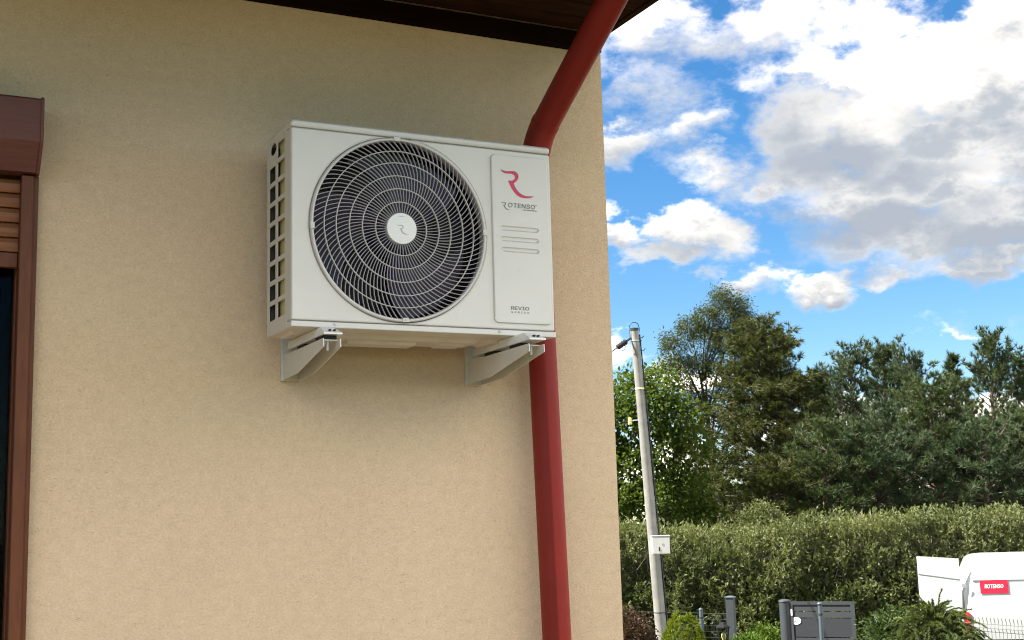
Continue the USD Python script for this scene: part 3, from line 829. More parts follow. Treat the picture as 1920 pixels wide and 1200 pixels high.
def conifer(name, label, base, top_z, crown_z, rad, mat, bark, seed, group="trees beyond the hedge", gap=0.55, nlimb=5, rise=0.25, bend=0.6, tuft=0.30, density=1.0, prof=None, blade=(0.18, 0.026), fork=0, bare=0.35, lean=(0, 0), hang=0.0):
    """A pine, spruce or larch: trunk, crooked limbs with twigs, and needle tufts along them."""
    r = rng(seed)
    x0, y0, z0 = base
    H = top_z - z0
    t = thing(name, label, "tree", (x0, y0, z0), group)
    zz = np.linspace(0, 1, 12)
    wob = np.cumsum(r.normal(0, 0.035, (12, 2)), 0) * H / 14
    trunk = np.stack([x0 + wob[:, 0] + lean[0] * zz, y0 + wob[:, 1] + lean[1] * zz, z0 + zz * H * 0.985], 1)
    tw = MB().tube(trunk, (0.012 + 0.018 * H) * (1 - zz) ** 0.8 + 0.012, 7)
    axis = lambda z: np.array([np.interp(z, trunk[:, 2], trunk[:, 0]), np.interp(z, trunk[:, 2], trunk[:, 1]), z])
    prof = prof or (lambda u: (1 - u) ** 0.75)
    C, Dr = [], []
    z = crown_z
    k = 0
    while z < top_z - 0.10 * rad:
        u = (z - crown_z) / (top_z - crown_z)
        for j in range(r.integers(max(2, nlimb - 1), nlimb + 2)):
            L = rad * prof(u) * r.uniform(0.55, 1.15) + 0.15
            a = k * 2.4 + j * 6.283 / nlimb + r.normal(0, 0.35)
            d = np.array([math.cos(a), math.sin(a), rise + 0.9 * u * u + r.normal(0, 0.12)])
            pts = limb(axis(z + r.uniform(-.5, .5) * gap), d, L, r, bend, 7, 0.10)
            tw.tube(pts, np.linspace(0.012 + 0.011 * L, 0.006, 7), 4, False)
            branches = [pts[int(7 * bare * (1 - u)):]]
            nt = int(2 + 2.2 * L)
            for q in range(nt):
                s = r.uniform(bare * (1 - u), 0.95)
                i = min(5, int(s * 6))
                p = pts[i] + (pts[i + 1] - pts[i]) * (s * 6 - i)
                sd = unit(np.cross(pts[-1] - pts[0], [0, 0, 1])) * (1 if q % 2 else -1) + unit(pts[-1] - pts[0]) * r.uniform(.3, 1.0) + np.array([0, 0, r.uniform(-.05, .45)])
                tp = limb(p, sd, L * r.uniform(.18, .42) * (1.15 - 0.5 * s), r, bend, 4, 0.12)
                tw.tube(tp, np.linspace(0.012, 0.004, 4), 3, False)
                branches.append(tp)
            for b in branches:
                seg = np.diff(b, axis=0)
                ll = np.linalg.norm(seg, axis=1).sum()
                m = max(2, int(density * ll / tuft * 2.6))
                s = np.clip(r.uniform(0.1, 1.0, m) ** 0.7, 0, 0.999) * (len(b) - 1)
                i = np.minimum(s.astype(int), len(b) - 2)
                p = b[i] + seg[i] * (s - i)[:, None] + r.normal(0, 0.05, (m, 3))
                C.append(p); Dr.append(unit(seg[i]) * 0.8 + np.array([0, 0, 0.5 - hang]))
                C.append(b[-1:]); Dr.append(unit(seg[-1:]) + np.array([0, 0, 0.4 - hang]))
        z += gap * r.uniform(.75, 1.25) * (1 - 0.45 * u)
        k += 1
    C.append(np.stack([axis(zv) for zv in np.linspace(top_z - 0.12 * (top_z - crown_z), top_z, 9)])); Dr.append(np.tile([0, 0, 1.0], (9, 1)))
    C, Dr = np.concatenate(C), np.concatenate(Dr)
    n = max(6, int(15 * density))
    v, f = blades(C, unit(Dr), n, blade[0], blade[1], 0.55, r)
    obj("trunk", tw, bark, t, smooth=60)
    obj("crown", (v, f), mat, t, label=None)
    return t


def broadleaf(name, label, base, lobes, mat, bark, seed, n, ln, wd, group=None, cat="tree", hang=0.3, stems=1):
    """A leafy tree: trunk, limbs to every lobe, and leaves in clusters through the lobes. lobes: (x, y, z, radius)."""
    r = rng(seed)
    t = thing(name, label, cat, base, group)
    base = np.array(base, float)
    lobes = np.array(lobes, float)
    tw = MB()
    top = lobes[:, 2].max()
    th = base + [0, 0, (top - base[2]) * 0.8]
    for s in range(stems):
        o = r.normal(0, 0.12, 3) * [1, 1, 0] * (stems > 1)
        tr = limb(base + o, [o[0] * .6, o[1] * .6, 1], (top - base[2]) * 0.85, r, 0, 9, 0.05)
        tw.tube(tr, np.linspace(0.022 * (top - base[2]), 0.015, 9), 7)
        for l in lobes:
            j = min(7, max(1, int(8 * np.clip((l[2] - l[3] * .6 - base[2]) / (top - base[2]), .1, .9))))
            v = l[:3] - tr[j]
            tw.tube(np.stack([tr[j], tr[j] + v * .45 + [0, 0, .06 * np.linalg.norm(v)], l[:3], l[:3] + unit(v) * l[3] * .6]), [0.05 * l[3] + .01, 0.035 * l[3] + .006, 0.02 * l[3], .004], 5, False)
    wts = lobes[:, 3] ** 2.2
    which = r.choice(len(lobes), size=n // 14, p=wts / wts.sum())
    dirs = unit(r.normal(0, 1, (len(which), 3)))
    dirs[:, 2] = np.abs(dirs[:, 2]) * np.where(r.random(len(which)) < .7, 1, -1)
    cc = lobes[which, :3] + dirs * (lobes[which, 3] * r.uniform(.45, 1.05, len(which)) ** 0.6)[:, None] * [1, 1, .85]
    c = np.repeat(cc, 14, 0) + r.normal(0, 1.15 * ln, (len(cc) * 14, 3))
    d = unit(np.repeat(dirs, 14, 0) + r.normal(0, 0.7, (len(c), 3)))
    v, f = leaves(c, d, ln, wd, r, hang)
    obj("trunk" if cat == "tree" else "stem", tw, bark, t, smooth=60)
    obj("crown" if cat == "tree" else "foliage", (v, f), mat, t)
    return t


def on_ground(px, py, depth):
    p = at(px, py, depth)
    return np.array([p[0], p[1], float(gz(p[0], p[1]))])


# ------------------------------------------------------------------ trees beyond the hedge
def pine(px, top, depth, rad, seed, label, mat="leaf_pine", crown=900, **kw):
    """Stands where the photo shows its stem; its top at the photo's height."""
    b = on_ground(px, 950, depth)
    p = at(px, top, depth)
    c = at(px, crown, depth)
    name = kw.pop("name", "pine_tree")
    bark = kw.pop("bark", "bark_pine")
    return conifer(name, label, tuple(b), p[2], c[2], rad * 1.13, mat, bark, seed, lean=(p[0] - b[0], p[1] - b[1]), **kw)


full = lambda u: 0.55 + 0.45 * math.sin(math.pi * min(1, u * 1.15 + .12)) if u < .8 else 1.45 * (1 - u) ** 0.5 * 0.9 + .05
airy = lambda u: (0.35 + 0.75 * math.sin(math.pi * min(1, max(0, u)) ** 0.9)) * (1 if u < .85 else (1 - u) / .15 * .6 + .25)

# tall airy tree with a bare stem
ab_ = on_ground(1352, 950, 43)
aq = lambda px, py, r_: (*at(px, py, 43), r_)
broadleaf("airy_tree", "tallest airy tree of the row with a bare dark stem below its crown", tuple(ab_), [aq(1353, 562, .34), aq(1362, 590, .5), aq(1325, 598, .42), aq(1295, 618, .45), aq(1268, 655, .40), aq(1280, 690, .45), aq(1322, 640, .55), aq(1365, 640, .6), aq(1398, 612, .38), aq(1408, 650, .45), aq(1395, 690, .40), aq(1310, 690, .45), aq(1285, 735, .35), aq(1318, 750, .35), aq(1385, 600, .4), aq(1300, 800, .30), aq(1375, 740, .45), aq(1330, 860, .35), aq(1345, 700, .5), aq(1415, 690, .45), aq(1340, 790, .35), aq(1250, 690, .3), aq(1390, 780, .4), aq(1370, 560, .28), aq(1350, 552, .22), aq(1385, 575, .35), aq(1412, 620, .4), aq(1420, 660, .4), aq(1255, 640, .28), aq(1262, 700, .3), aq(1395, 730, .45), aq(1370, 790, .45), aq(1310, 770, .4), aq(1335, 900, .35), aq(1365, 860, .4), aq(1290, 860, .3)], "leaf_airy", "bark_grey", 11, 38000, .10, .034, "trees beyond the hedge", hang=.45)
pine(1408, 612, 40.5, 1.95, 13, "dark yellowish green larch with drooping twigs right of the airy tree", "leaf_larch", crown=985, gap=0.36, nlimb=6, rise=.15, bend=-.35, density=1.05, prof=full, hang=.7, name="larch_tree", blade=(.18, .026))
pine(1470, 720, 39.5, 1.6, 14, "lower brownish larch leaning on the first bluish pine", "leaf_larch", crown=985, gap=0.38, nlimb=6, rise=.1, bend=-.3, density=1.05, prof=full, hang=.6, name="larch_tree")
pine(1466, 628, 44, 1.65, 15, "bluish pine with a pointed top left of the dip in the tree line", "leaf_pine_blue", crown=900, gap=0.40, nlimb=5, rise=.35, bend=.8, density=.85, prof=lambda u: (1 - u) ** .8 * 1.0 + .05)
pine(1535, 688, 43, 1.9, 16, "small dark spruce in the dip of the tree line", "leaf_pine", crown=960, gap=0.33, nlimb=6, rise=.0, bend=.3, density=1.0, name="spruce_tree", prof=lambda u: (1 - u) ** .9)
pine(1598, 664, 42.5, 1.55, 17, "many tipped pine at the left end of the broad pine group", "leaf_pine_blue", crown=930, gap=0.44, nlimb=5, rise=.4, bend=.9, density=.9, prof=full)
pine(1655, 662, 43.5, 1.40, 18, "middle pine of the broad group with upright pale tips", "leaf_pine", crown=930, gap=0.44, nlimb=5, rise=.4, bend=.9, density=.9, prof=full)
pine(1702, 668, 42, 1.35, 19, "pine with long side branches at the right end of the broad group", "leaf_pine_blue", crown=930, gap=0.44, nlimb=5, rise=.45, bend=.8, density=.9, prof=full)
pine(1790, 668, 43, 1.45, 20, "spruce with a thin bare tip between the pine groups", "leaf_pine", crown=950, gap=0.36, nlimb=6, rise=.0, bend=.35, density=.95, name="spruce_tree", prof=lambda u: (1 - u) ** 1.1)
pine(1862, 648, 42.5, 1.40, 21, "tall dark pine near the right edge of the photo", "leaf_pine", crown=930, gap=0.42, nlimb=5, rise=.35, bend=.8, density=.95, prof=full)
pine(1918, 668, 43.5, 1.5, 22, "dark pine cut by the right edge of the photo", "leaf_pine", crown=930, gap=0.42, nlimb=5, rise=.35, bend=.8, density=.95, prof=full)
# lower, nearer pines with layered branches
for px, top, dep, rad, sd, lab, mt in (
        (1545, 812, 36.5, 1.5, 31, "low spreading pine with layered boughs at the foot of the larches", "leaf_pine"),
        (1640, 790, 37, 1.75, 32, "low spreading pine with layered boughs below the broad pine group", "leaf_pine_blue"),
        (1745, 735, 38, 1.75, 33, "bushy mid height pine in front of the thin tipped spruce", "leaf_pine"),
        (1840, 800, 36.5, 1.7, 34, "low spreading pine with layered boughs near the right edge", "leaf_pine_blue"),
        (1935, 780, 37.5, 1.7, 35, "low spreading pine cut by the right edge of the photo", "leaf_pine")):
    pine(px, top, dep, rad, sd, lab, mt, crown=1000, gap=0.36, nlimb=6, rise=.05, bend=.45, density=1.05, prof=full, blade=(.19, .028))
for px, top, sd, lab in ((1500, 800, 81, "far pine glimpsed between the larches and the dip"), (1565, 790, 82, "far pine glimpsed behind the dip in the tree line"), (1625, 780, 83, "far pine behind the left of the broad pine group"), (1730, 795, 84, "far pine behind the right of the broad pine group"), (1825, 790, 85, "far pine behind the gap before the tall dark pine"), (1895, 790, 86, "far pine behind the tall dark pine")):
    pine(px, top, 47.5, 1.5, sd, lab, "leaf_pine", crown=960, gap=0.5, nlimb=5, rise=.2, bend=.5, density=.9, prof=full)
pine(1450, 880, 36, 1.3, 36, "low dark larch growing just behind the hedge", "leaf_larch", crown=1020, gap=0.3, nlimb=6, rise=.1, bend=-.2, density=1.0, prof=full, hang=.5, name="larch_tree")

mb_ = on_ground(1238, 950, 36)
q = lambda px, py, dep, r_: (*at(px, py, dep), r_)
broadleaf("maple_tree", "bright green broadleaf tree behind the concrete pole", tuple(mb_), [q(1180, 730, 36, .55), q(1235, 720, 36.3, .55), q(1215, 770, 35.6, .7), q(1270, 790, 35.8, .65), q(1165, 800, 36, .6), q(1300, 850, 36, .6), q(1245, 850, 35.5, .7), q(1185, 880, 36, .7), q(1290, 920, 35.6, .65), q(1225, 940, 35.4, .75), q(1160, 950, 35.5, .6), q(1320, 960, 35.6, .5), q(1110, 850, 36.4, .9), q(1110, 760, 36.4, .7), q(1120, 950, 36, .8)], "leaf_maple", "bark_grey", 41, 17000, .13, .10, "trees beyond the hedge", hang=.35)
b_ = on_ground(1427, 960, 33.5)
broadleaf("round_shrub", "round light green shrub rising just above the hedge", tuple(b_), [q(1427, 972, 33.5, .42), q(1405, 985, 33.4, .36), q(1452, 985, 33.6, .36), q(1428, 1010, 33.4, .5)], "leaf_hedge", "bark_grey", 42, 5200, .075, .045, None, "shrub", hang=-.2, stems=3)


def undergrowth():
    r = rng(91)
    n = 2600
    px = r.uniform(1240, 2010, n)
    dep = r.uniform(45.5, 48.5, n)
    top = 905 + 45 * (meshkit.fbm(np.stack([px / 60, dep * 0, dep * 0], -1), 3, 4) - .5) * 2
    py = top + r.uniform(0, 1, n) ** 1.3 * (1010 - top)
    p = np.stack([at(a, b, c) for a, b, c in zip(px, py, dep)])
    v, f = blades(p, np.tile([0, 0, .6], (n, 1)), 26, .34, .06, .8, r)
    tag(obj("undergrowth", (v, f), "leaf_pine"), "dark low growth filling the gaps between the tree stems", "undergrowth", kind="stuff")


undergrowth()


# ------------------------------------------------------------------ the hedge
def hedge():
    r = rng(51)
    a, b = at(1120, 1000, 31.0), at(1990, 1000, 28.6)
    a[2] = b[2] = 0
    t = unit(b - a); nrm = np.array([t[1], -t[0], 0.0])            # nrm looks towards the camera
    if np.dot(nrm, CAM - a) < 0:
        nrm = -nrm
    L = np.linalg.norm(b - a)
    th = 2.2
    h = thing("hedge", "tall dense pale green hedge running behind the van and the gate", "hedge", (*(a + b)[:2] / 2, VAN_Z))
    topz = lambda s: np.interp(s / L, [0, .06, .3, .5, .75, 1], [at(1165, 1000, 31)[2]] * 2 + [at(1380, 992, 30.4)[2], at(1560, 978, 29.9)[2], at(1780, 964, 29.2)[2], at(1930, 962, 28.8)[2]]) - .47
    def surf(s, u):
        """u from 0 at the foot to 1 at the front top edge, 1 to 1.6 over the top."""
        hgt = topz(s) - VAN_Z
        n = meshkit.fbm(np.stack([s * .9, u * 3.0, np.zeros_like(s)], -1), 4, 5) - .5
        n2 = meshkit.fbm(np.stack([s * 3.1, u * 9.0, np.zeros_like(s) + 7], -1), 3, 9) - .5
        fr = np.clip(u, 0, 1)
        out = -0.15 + 0.35 * np.sin(fr * 2.2) - 0.55 * np.clip(fr - .6, 0, 1) ** 1.5 * 2 + n * .95 + n2 * .75 - np.clip(u - 1, 0, 1) * th * 1.5
        z = VAN_Z + hgt * fr + (n * .40 + n2 * .42) * (fr > .5) + np.clip(u - 1, 0, 1) * .1
        p = a + t * s[:, None] + nrm * out[:, None]
        p[:, 2] = z
        return p
    N = 9000
    s, u = r.uniform(0, L, N), r.uniform(0.02, 1.6, N) ** 1.0
    p = surf(s, u)
    fr = np.clip(u, 0, 1)
    outw = nrm * (1 - fr[:, None] * .8) + np.array([0, 0, 1.0]) * (.25 + fr[:, None] * 1.1) + r.normal(0, .35, (N, 3))
    d = unit(outw)
    sl = r.uniform(.14, .40, N) * np.where(fr > .9, 1.6, 1)
    k = 11
    tt = r.uniform(0, 1, (N, k))
    c = (p[:, None] + d[:, None] * (tt * sl[:, None])[..., None]).reshape(-1, 3)
    dd = unit(np.repeat(d, k, 0) * .9 + r.normal(0, .65, (N * k, 3)))
    v, f = leaves(c, dd, .105, .045, r, -.05)
    obj("foliage", (v, f), "leaf_hedge", h)
    tw = MB()
    pick = r.choice(N, 1500, replace=False)
    for i in pick:
        tw.tube(np.stack([p[i] - d[i] * .45, p[i] + d[i] * sl[i]]), [.008, .003], 3, False)
    obj("stem", tw, "bark_grey", h)
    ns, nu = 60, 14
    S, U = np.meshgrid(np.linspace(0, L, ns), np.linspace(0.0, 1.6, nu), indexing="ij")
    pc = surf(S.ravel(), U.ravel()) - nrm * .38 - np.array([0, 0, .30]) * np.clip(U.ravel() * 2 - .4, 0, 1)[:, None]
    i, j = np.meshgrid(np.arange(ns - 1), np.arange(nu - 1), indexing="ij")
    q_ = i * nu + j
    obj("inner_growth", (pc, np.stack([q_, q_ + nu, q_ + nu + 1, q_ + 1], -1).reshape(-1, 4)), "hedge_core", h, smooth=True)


hedge()

# ------------------------------------------------------------------ concrete pole
pb, pt_ = at(1241.5, 1200, 20.0), at(1189.5, 619, 20.72)
dirp = unit(pb - pt_)
foot = pb + dirp * ((pb[2] - float(gz(pb[0], pb[1]))) / -dirp[2])
pole = thing("utility_pole", "leaning grey concrete utility pole with a white box in front of the hedge", "utility pole", tuple(foot))
r0, r1 = 0.088, 0.063
Lp = np.linalg.norm(pt_ - foot)
def on_pole(py):
    """The pole's middle and radius at a height of the photograph."""
    u = (py - 619) / (1200 - 619)
    p = pt_ + (pb - pt_) * u
    return p, r1 + (r0 - r1) * u
sq = np.array([[math.cos(a_), math.sin(a_)] for a_ in np.arange(20) * math.pi / 10])
fx_ = unit(np.array([RIGHT[0], RIGHT[1], 0])); fy_ = np.array([-fx_[1], fx_[0], 0])
pv = []
for p, r_ in ((foot, r0 * 1.12), (pt_, r1)):
    pv += [p + fx_ * x * r_ + fy_ * y * r_ for x, y in sq]
pm = MB().add(pv, [(j, (j + 1) % 20, 20 + (j + 1) % 20, 20 + j) for j in range(20)])
pm.add(pv[20:], [(0, i, i + 1) for i in range(1, 19)])
obj("shaft", pm, "concrete", pole, smooth=40)
obj("cap", hullpts([pt_ + fx_ * x * r1 * 1.06 + fy_ * y * r1 * 1.06 + [0, 0, z] for x, y in sq for z in (-.012, .03)]), "cable_black", pole)
for py, hh, mt, nm in ((732, .030, "pole_band", "band"), (640, .014, "galv", "band"), (1150, .010, "cable_black", "band")):
    p, r_ = on_pole(py)
    obj(nm, hullpts([p + fx_ * x * (r_ + .006) + fy_ * y * (r_ + .006) + [0, 0, z] for x, y in sq for z in (-hh / 2, hh / 2)]), mt, pole)
cb = MB()
pts = []
for py in (628, 700, 800, 900, 1000, 1100, 1200, 1260):
    p, r_ = on_pole(py)
    pts.append(p + fx_ * (r_ + .012) - fy_ * .02 + fx_ * .006 * math.sin(py))
cb.tube(np.array(pts), .011, 6)
ptop = np.array(pts[0])
loop = [ptop, ptop + [0, 0, .08]]
cl = pt_ - fy_ * .03
for a_ in np.linspace(0, math.pi, 9):
    loop.append(cl + fx_ * (.072 * math.cos(a_) - .005) + np.array([0, 0, .055 + .065 * math.sin(a_)]))
loop.append(cl - fx_ * .077 + [0, 0, -.05]); loop.append(cl - fx_ * .075 + [0, 0, -.155])
cb.tube(np.array(loop), .0065, 6)
obj("cable", cb, "cable_black", pole, smooth=50)
for py in (640, 735, 905, 985, 1152, 1183):
    p, r_ = on_pole(py)
    obj("cable_clip", hullpts([p + fx_ * (r_ + x) + fy_ * y + [0, 0, z] for x in (-.004, .028) for y in (-.045, .01) for z in (-.012, .012)]), "cable_black", pole)
hk = MB()
p, r_ = on_pole(636)
hk.tube(np.stack([p + fx_ * r_, p + fx_ * (r_ + .05) + [0, 0, .02], p + fx_ * (r_ + .075) + [0, 0, .045]]), .007, 5)
obj("hook", hk, "cable_black", pole); hk = MB()
p, r_ = on_pole(657)
hk.tube(np.stack([p + fx_ * r_, p + fx_ * (r_ + .05) - [0, 0, .02], p + fx_ * (r_ + .08) + [0, 0, .02]]), .006, 5)
obj("hook", hk, "cable_black", pole)

p, r_ = on_pole(792)
arm = MB().tube(np.stack([p - fx_ * r_ * .9, p - fx_ * (r_ + .06), p - fx_ * (r_ + .10) - [0, 0, .012]]), .010, 6)
obj("side_arm", arm, "galv", pole)
ci = p - fx_ * (r_ + .125) - np.array([0, 0, .01])
obj("insulator", MB().lathe([(.001, -.055), (.030, -.055), (.036, -.03), (.026, -.02), (.034, 0), (.026, .012), (.030, .035), (.018, .055), (.001, .056)], ci, "z", 14), "insulator", pole, smooth=40)
# service line with its tension insulators, running off to the left behind the house corner
ln_ = thing("service_line", "black tension insulators and wire from the pole top towards the house", "power line", tuple(pt_))
s0, _ = on_pole(634)
s0 = s0 - fx_ * (.063)
s1 = at(1143, 662, 20.3)
dl = unit(s1 - s0)
wr = MB().tube(np.stack([s0, s0 + dl * .10, s1, s1 + dl * 1.6 - [0, 0, .1], s1 + dl * 5 + [0, 0, .2]]), .010, 6)
obj("wire", wr, "cable_black", ln_)
for k_ in range(4):
    c_ = s0 + dl * (.17 + .062 * k_)
    obj("insulator_disc", MB().tube(np.stack([c_ - dl * .014, c_ - dl * .006, c_ + dl * .010]), [.020, .048, .022], 10), "cable_black", ln_)
obj("clamp", MB().tube(np.stack([s0 + dl * .02, s0 + dl * .12]), .018, 8), "cable_black", ln_)
sl_ = np.stack([s0 + dl * .12 - [0, 0, .03], s0 + dl * .2 - [0, 0, .11], s0 + dl * .32 - [0, 0, .09], s0 + dl * .42 - [0, 0, .01]])
obj("jumper_wire", MB().tube(sl_, .004, 5), "cable_black", ln_, smooth=50)
# white meter box on the pole
p, r_ = on_pole(1022)
c_ = at(1238, 1022, 19.86)
bw, bh, bd = .135, .135, .085
mbx = thing("meter_box", "small white meter box mounted on the concrete pole", "meter box", tuple(c_))
bx_ = MB().box(-bw, bw, -bd, bd, -bh, bh)
v_, f_ = bx_.get()
tob = lambda P: c_ + np.asarray(P)[:, :1] * fx_ + np.asarray(P)[:, 1:2] * fy_ + np.asarray(P)[:, 2:] * np.array([0, 0, 1.0])
rb, rfc, _ = meshkit.arrays(rbox(-bw, bw, -bd, bd, -bh, bh, .008, 8))
obj("case", (tob(rb), rfc), "junction_white", mbx)
rb, rfc, _ = meshkit.arrays(rbox(-bw + .008, bw - .008, -bd - .012, -bd + .01, -bh + .008, bh - .03, .006, 8))
obj("lid", (tob(rb), rfc), "junction_white", mbx)
rb, rfc, _ = meshkit.arrays(rbox(-bw - .006, bw + .006, -bd - .016, bd, bh - .004, bh + .012, .004, 8))
obj("rain_hood", (tob(rb), rfc), "junction_white", mbx)
v_, f_ = MB().box(-.035, -.020, -bd - .016, -bd - .011, -.085, -.025).get()
obj("latch", (tob(v_), f_), "cable_black", mbx)
v_, f_ = MB().lathe([(.001, -bd - .014), (.018, -bd - .014), (.020, -bd - .010)], (.03, 0, .01), "y", 14).get()
obj("round_mark", (tob(v_), f_), "galv", mbx)

# ------------------------------------------------------------------ the van
def van():
    YAWV = .20
    o = at(1812, 1150, 25.0)
    O = np.array([o[0], o[1], VAN_Z + 0.0])
    ax = unit(np.array([RIGHT[0], RIGHT[1], 0]) * math.cos(YAWV) - np.array([_f[0], _f[1], 0]) * math.sin(YAWV))
    ay = np.array([-ax[1], ax[0], 0])                              # away from the camera
    def onside(px, py, y=0.0):
        d = ray(px, py)
        p = CAM + d * (np.dot(O + ay * y - CAM, ay) / np.dot(d, ay))
        return np.array([np.dot(p - O, ax), y, p[2] - VAN_Z])
    tr = lambda P: O + np.asarray(P, float)[:, :1] * ax + np.asarray(P, float)[:, 1:2] * ay + np.asarray(P, float)[:, 2:] * np.array([0, 0, 1.0])
    t = thing("delivery_van", "white high roof delivery van with its rear door open and a red sign", "van", tuple(O))
    put = lambda name, m, mat, par=t, **k: obj(name, (lambda a: (tr(a[0]), a[1]))(meshkit.arrays(m.get() if isinstance(m, MB) else m)), mat, par, **k)
    HR = onside(1885, 1038, .45)[2]
    xs = [0.0, .07, .15, .225, .29, .38, .56, 3.6, 4.0, 4.5, 5.0, 5.45, 5.8, 5.98]
    hs = [HR - .66, HR - .46, HR - .24, HR - .08, HR - .025, HR, HR + .01, HR + .01, HR - .04, HR - .30, 1.62, 1.28, 1.12, .85]
    rings = []
    for x_, h_ in zip(xs, hs):
        w_ = 1.96 if .1 < x_ < 5.3 else 1.86
        sec = []
        for y_, z_ in ((.04, .42), (.0, .70), (.0, 1.30), (.015, 1.62), (.06, 2.05), (.12, 2.35), (.20, 2.47), (.36, 2.53), (.75, 2.55)):
            sec.append((y_ + (1.96 - w_) / 2, z_))
        sec = np.array(sec)
        sec[:, 1] = np.where(sec[:, 1] > .7, .7 + (sec[:, 1] - .7) * (h_ - .7) / 1.85, sec[:, 1])
        full_ = np.vstack([sec, np.stack([1.96 - sec[::-1, 0], sec[::-1, 1]], 1)])
        rings.append(np.column_stack([np.full(len(full_), x_), full_]))
    n = len(rings[0]); m = len(rings)
    V = np.vstack(rings)
    F = [(i * n + j, (i + 1) * n + j, (i + 1) * n + (j + 1) % n, i * n + (j + 1) % n) for i in range(m - 1) for j in range(n)]
    tri = [(0, j + 1, j) for j in range(1, n - 1)] + [((m - 1) * n, (m - 1) * n + j, (m - 1) * n + j + 1) for j in range(1, n - 1)]
    body = MB().add(V, F); body.f.append(np.array(tri))
    put("body", body, "van_white", smooth=32)
    crz = 2.0 - .0
    crz = onside(1875, 1084)[2]
    ysd = np.interp(crz, [1.62, 2.05, 2.35], [.015, .06, .12])
    mo = MB(); mo.add([(.16, ysd - .016, crz - .035), (3.6, ysd - .016, crz - .035), (3.6, ysd - .010, crz + .015), (.16, ysd - .010, crz + .015), (.16, ysd + .03, crz - .045), (3.6, ysd + .03, crz - .045), (3.6, ysd + .05, crz + .03), (.16, ysd + .05, crz + .03)], [(0, 1, 2, 3), (4, 5, 1, 0), (3, 2, 6, 7), (4, 0, 3, 7), (1, 5, 6, 2)])
    put("side_moulding", mo, "van_white")
    put("lower_moulding", hullpts([(x, y, z) for x in (.25, 4.2) for y, z in ((-.022, .80), (-.022, .90), (.01, .78), (.01, .92))]), "van_black")
    put("taillight", hullpts([(x, y, z) for x, y in ((-.022, .03), (-.02, .14), (.06, -.012), (.06, .05)) for z in (.98, 1.42)]), "tail_red")
    pv = (onside(1837, 1086), onside(1892, 1112.5))
    sx0, sx1 = pv[0][0], pv[1][0]
    sz0, sz1 = pv[1][2], pv[0][2]
    ya, yb = np.interp([sz0, sz1], [1.30, 1.62, 2.05], [0, .015, .06]) - .012
    sg = put("sign", hullpts([(x, y, z) for x in (sx0, sx1) for y, z in ((ya, sz0), (yb, sz1), (ya + .006, sz0), (yb + .006, sz1))]), "sign_red")
    lt, lf = lettering("ROTENSO", (sx1 - sx0) * .66, .068, 0, 0, 0, .003, True, .1)
    zc = (sz0 + sz1) / 2
    P = np.column_stack([sx0 + (sx1 - sx0) * .16 + lt[:, 0], ya - .004 + lt[:, 1] * 1.0 + (yb - ya) * ((zc - .035 + lt[:, 2]) - sz0) / (sz1 - sz0), zc - .035 + lt[:, 2]])
    obj("lettering", (tr(P), lf), "white_print", sg)
    put("side_handle", hullpts([(x, y, z) for x in (1.06, 1.22) for y in (-.02, .01) for z in (1.24, 1.36)]), "van_black")
    for cx_ in (1.15, 4.75):
        for cy_, nm in ((.10, "near"), (1.86, "far")):
            wh = MB().lathe([(.20, -.10), (.33, -.10), (.355, -.06), (.355, .06), (.33, .10), (.20, .10)], (cx_, cy_, .355), "y", 28)
            w_ = put("wheel", wh, "van_black", smooth=40)
            put("rim", MB().lathe([(.001, -.07), (.10, -.075), (.20, -.06), (.205, -.10)], (cx_, cy_, .355), "y", 28), "galv", w_, smooth=40)
    put("bumper", hullpts([(x, y, z) for x in (-.08, .03) for y in (.08, 1.88) for z in (.40, .62)]), "van_black")
    put("front_bumper", hullpts([(x, y, z) for x in (5.6, 6.08) for y in (.08, 1.88) for z in (.32, .72)]), "van_black")
    put("cab_window", hullpts([(x, -.004 + s, z) for x, z in ((4.0, 1.42), (4.95, 1.42), (4.55, 1.98), (4.02, 2.0)) for s in (0.0, .03)]), "van_glass")
    put("windscreen", hullpts([(x, y, z) for x, z in ((5.03, 1.62), (4.53, 2.22), (4.99, 1.55)) for y in (.18, 1.78)]), "van_glass")
    # the open rear door swings back from the corner, its outer face towards us
    ang_ = math.radians(97)                                         # 90 = square to the rear
    dx, dy = -math.sin(ang_), -math.cos(ang_)
    Wd = .80
    hz = onside(1814, 1047)[2]
    hl = onside(1737, 1043)[2]
    hx, hy = -.030, .075
    def dp(u, s, z):
        return (hx + dx * u - dy * s, hy + dy * u + dx * s * -1.0, z)
    o_ = lambda u, z: -.03 - .022 * np.clip((z - 1.55) / 1.0, 0, 1) * 0
    prof_ = [(.03, .52), (.03, hz), (Wd - .02, hl), (Wd, hl - .03), (Wd, .52)]
    pts_ = [dp(u, s, z) for u, z in prof_ for s in (-.02, .022)]
    dr = put("rear_door", hullpts(pts_), "van_white")
    put("seal", hullpts([dp(u, s, z) for u, z in ((Wd - .004, .53), (Wd + .014, .53), (Wd - .004, hl - .04), (Wd + .014, hl - .04)) for s in (-.016, .018)]), "van_black", dr)
    fo = -1 if True else 1
    near = min((dp(.4, -.02, 1)[1], -.02), (dp(.4, .022, 1)[1], .022))[1]
    sgn = -1 if near < 0 else 1
    dz0, dz1 = onside(1735, 1073)[2], onside(1812, 1083)[2]
    put("door_moulding", hullpts([dp(u, near + sgn * s, z + dz) for u, z in ((.04, dz1), (Wd - .01, dz0)) for s, dz in ((0, -.045), (.014, -.032), (.014, .01), (0, .03))]), "van_white", dr)
    for zz_ in (onside(1811, 1098)[2], .85):
        put("hinge", hullpts([(x, y, z) for x in (-.045, .035) for y in (-.010, .012) for z in (zz_ - .035, zz_ + .035)]), "galv", dr)
    hd = onside(1789, 1151)[2]
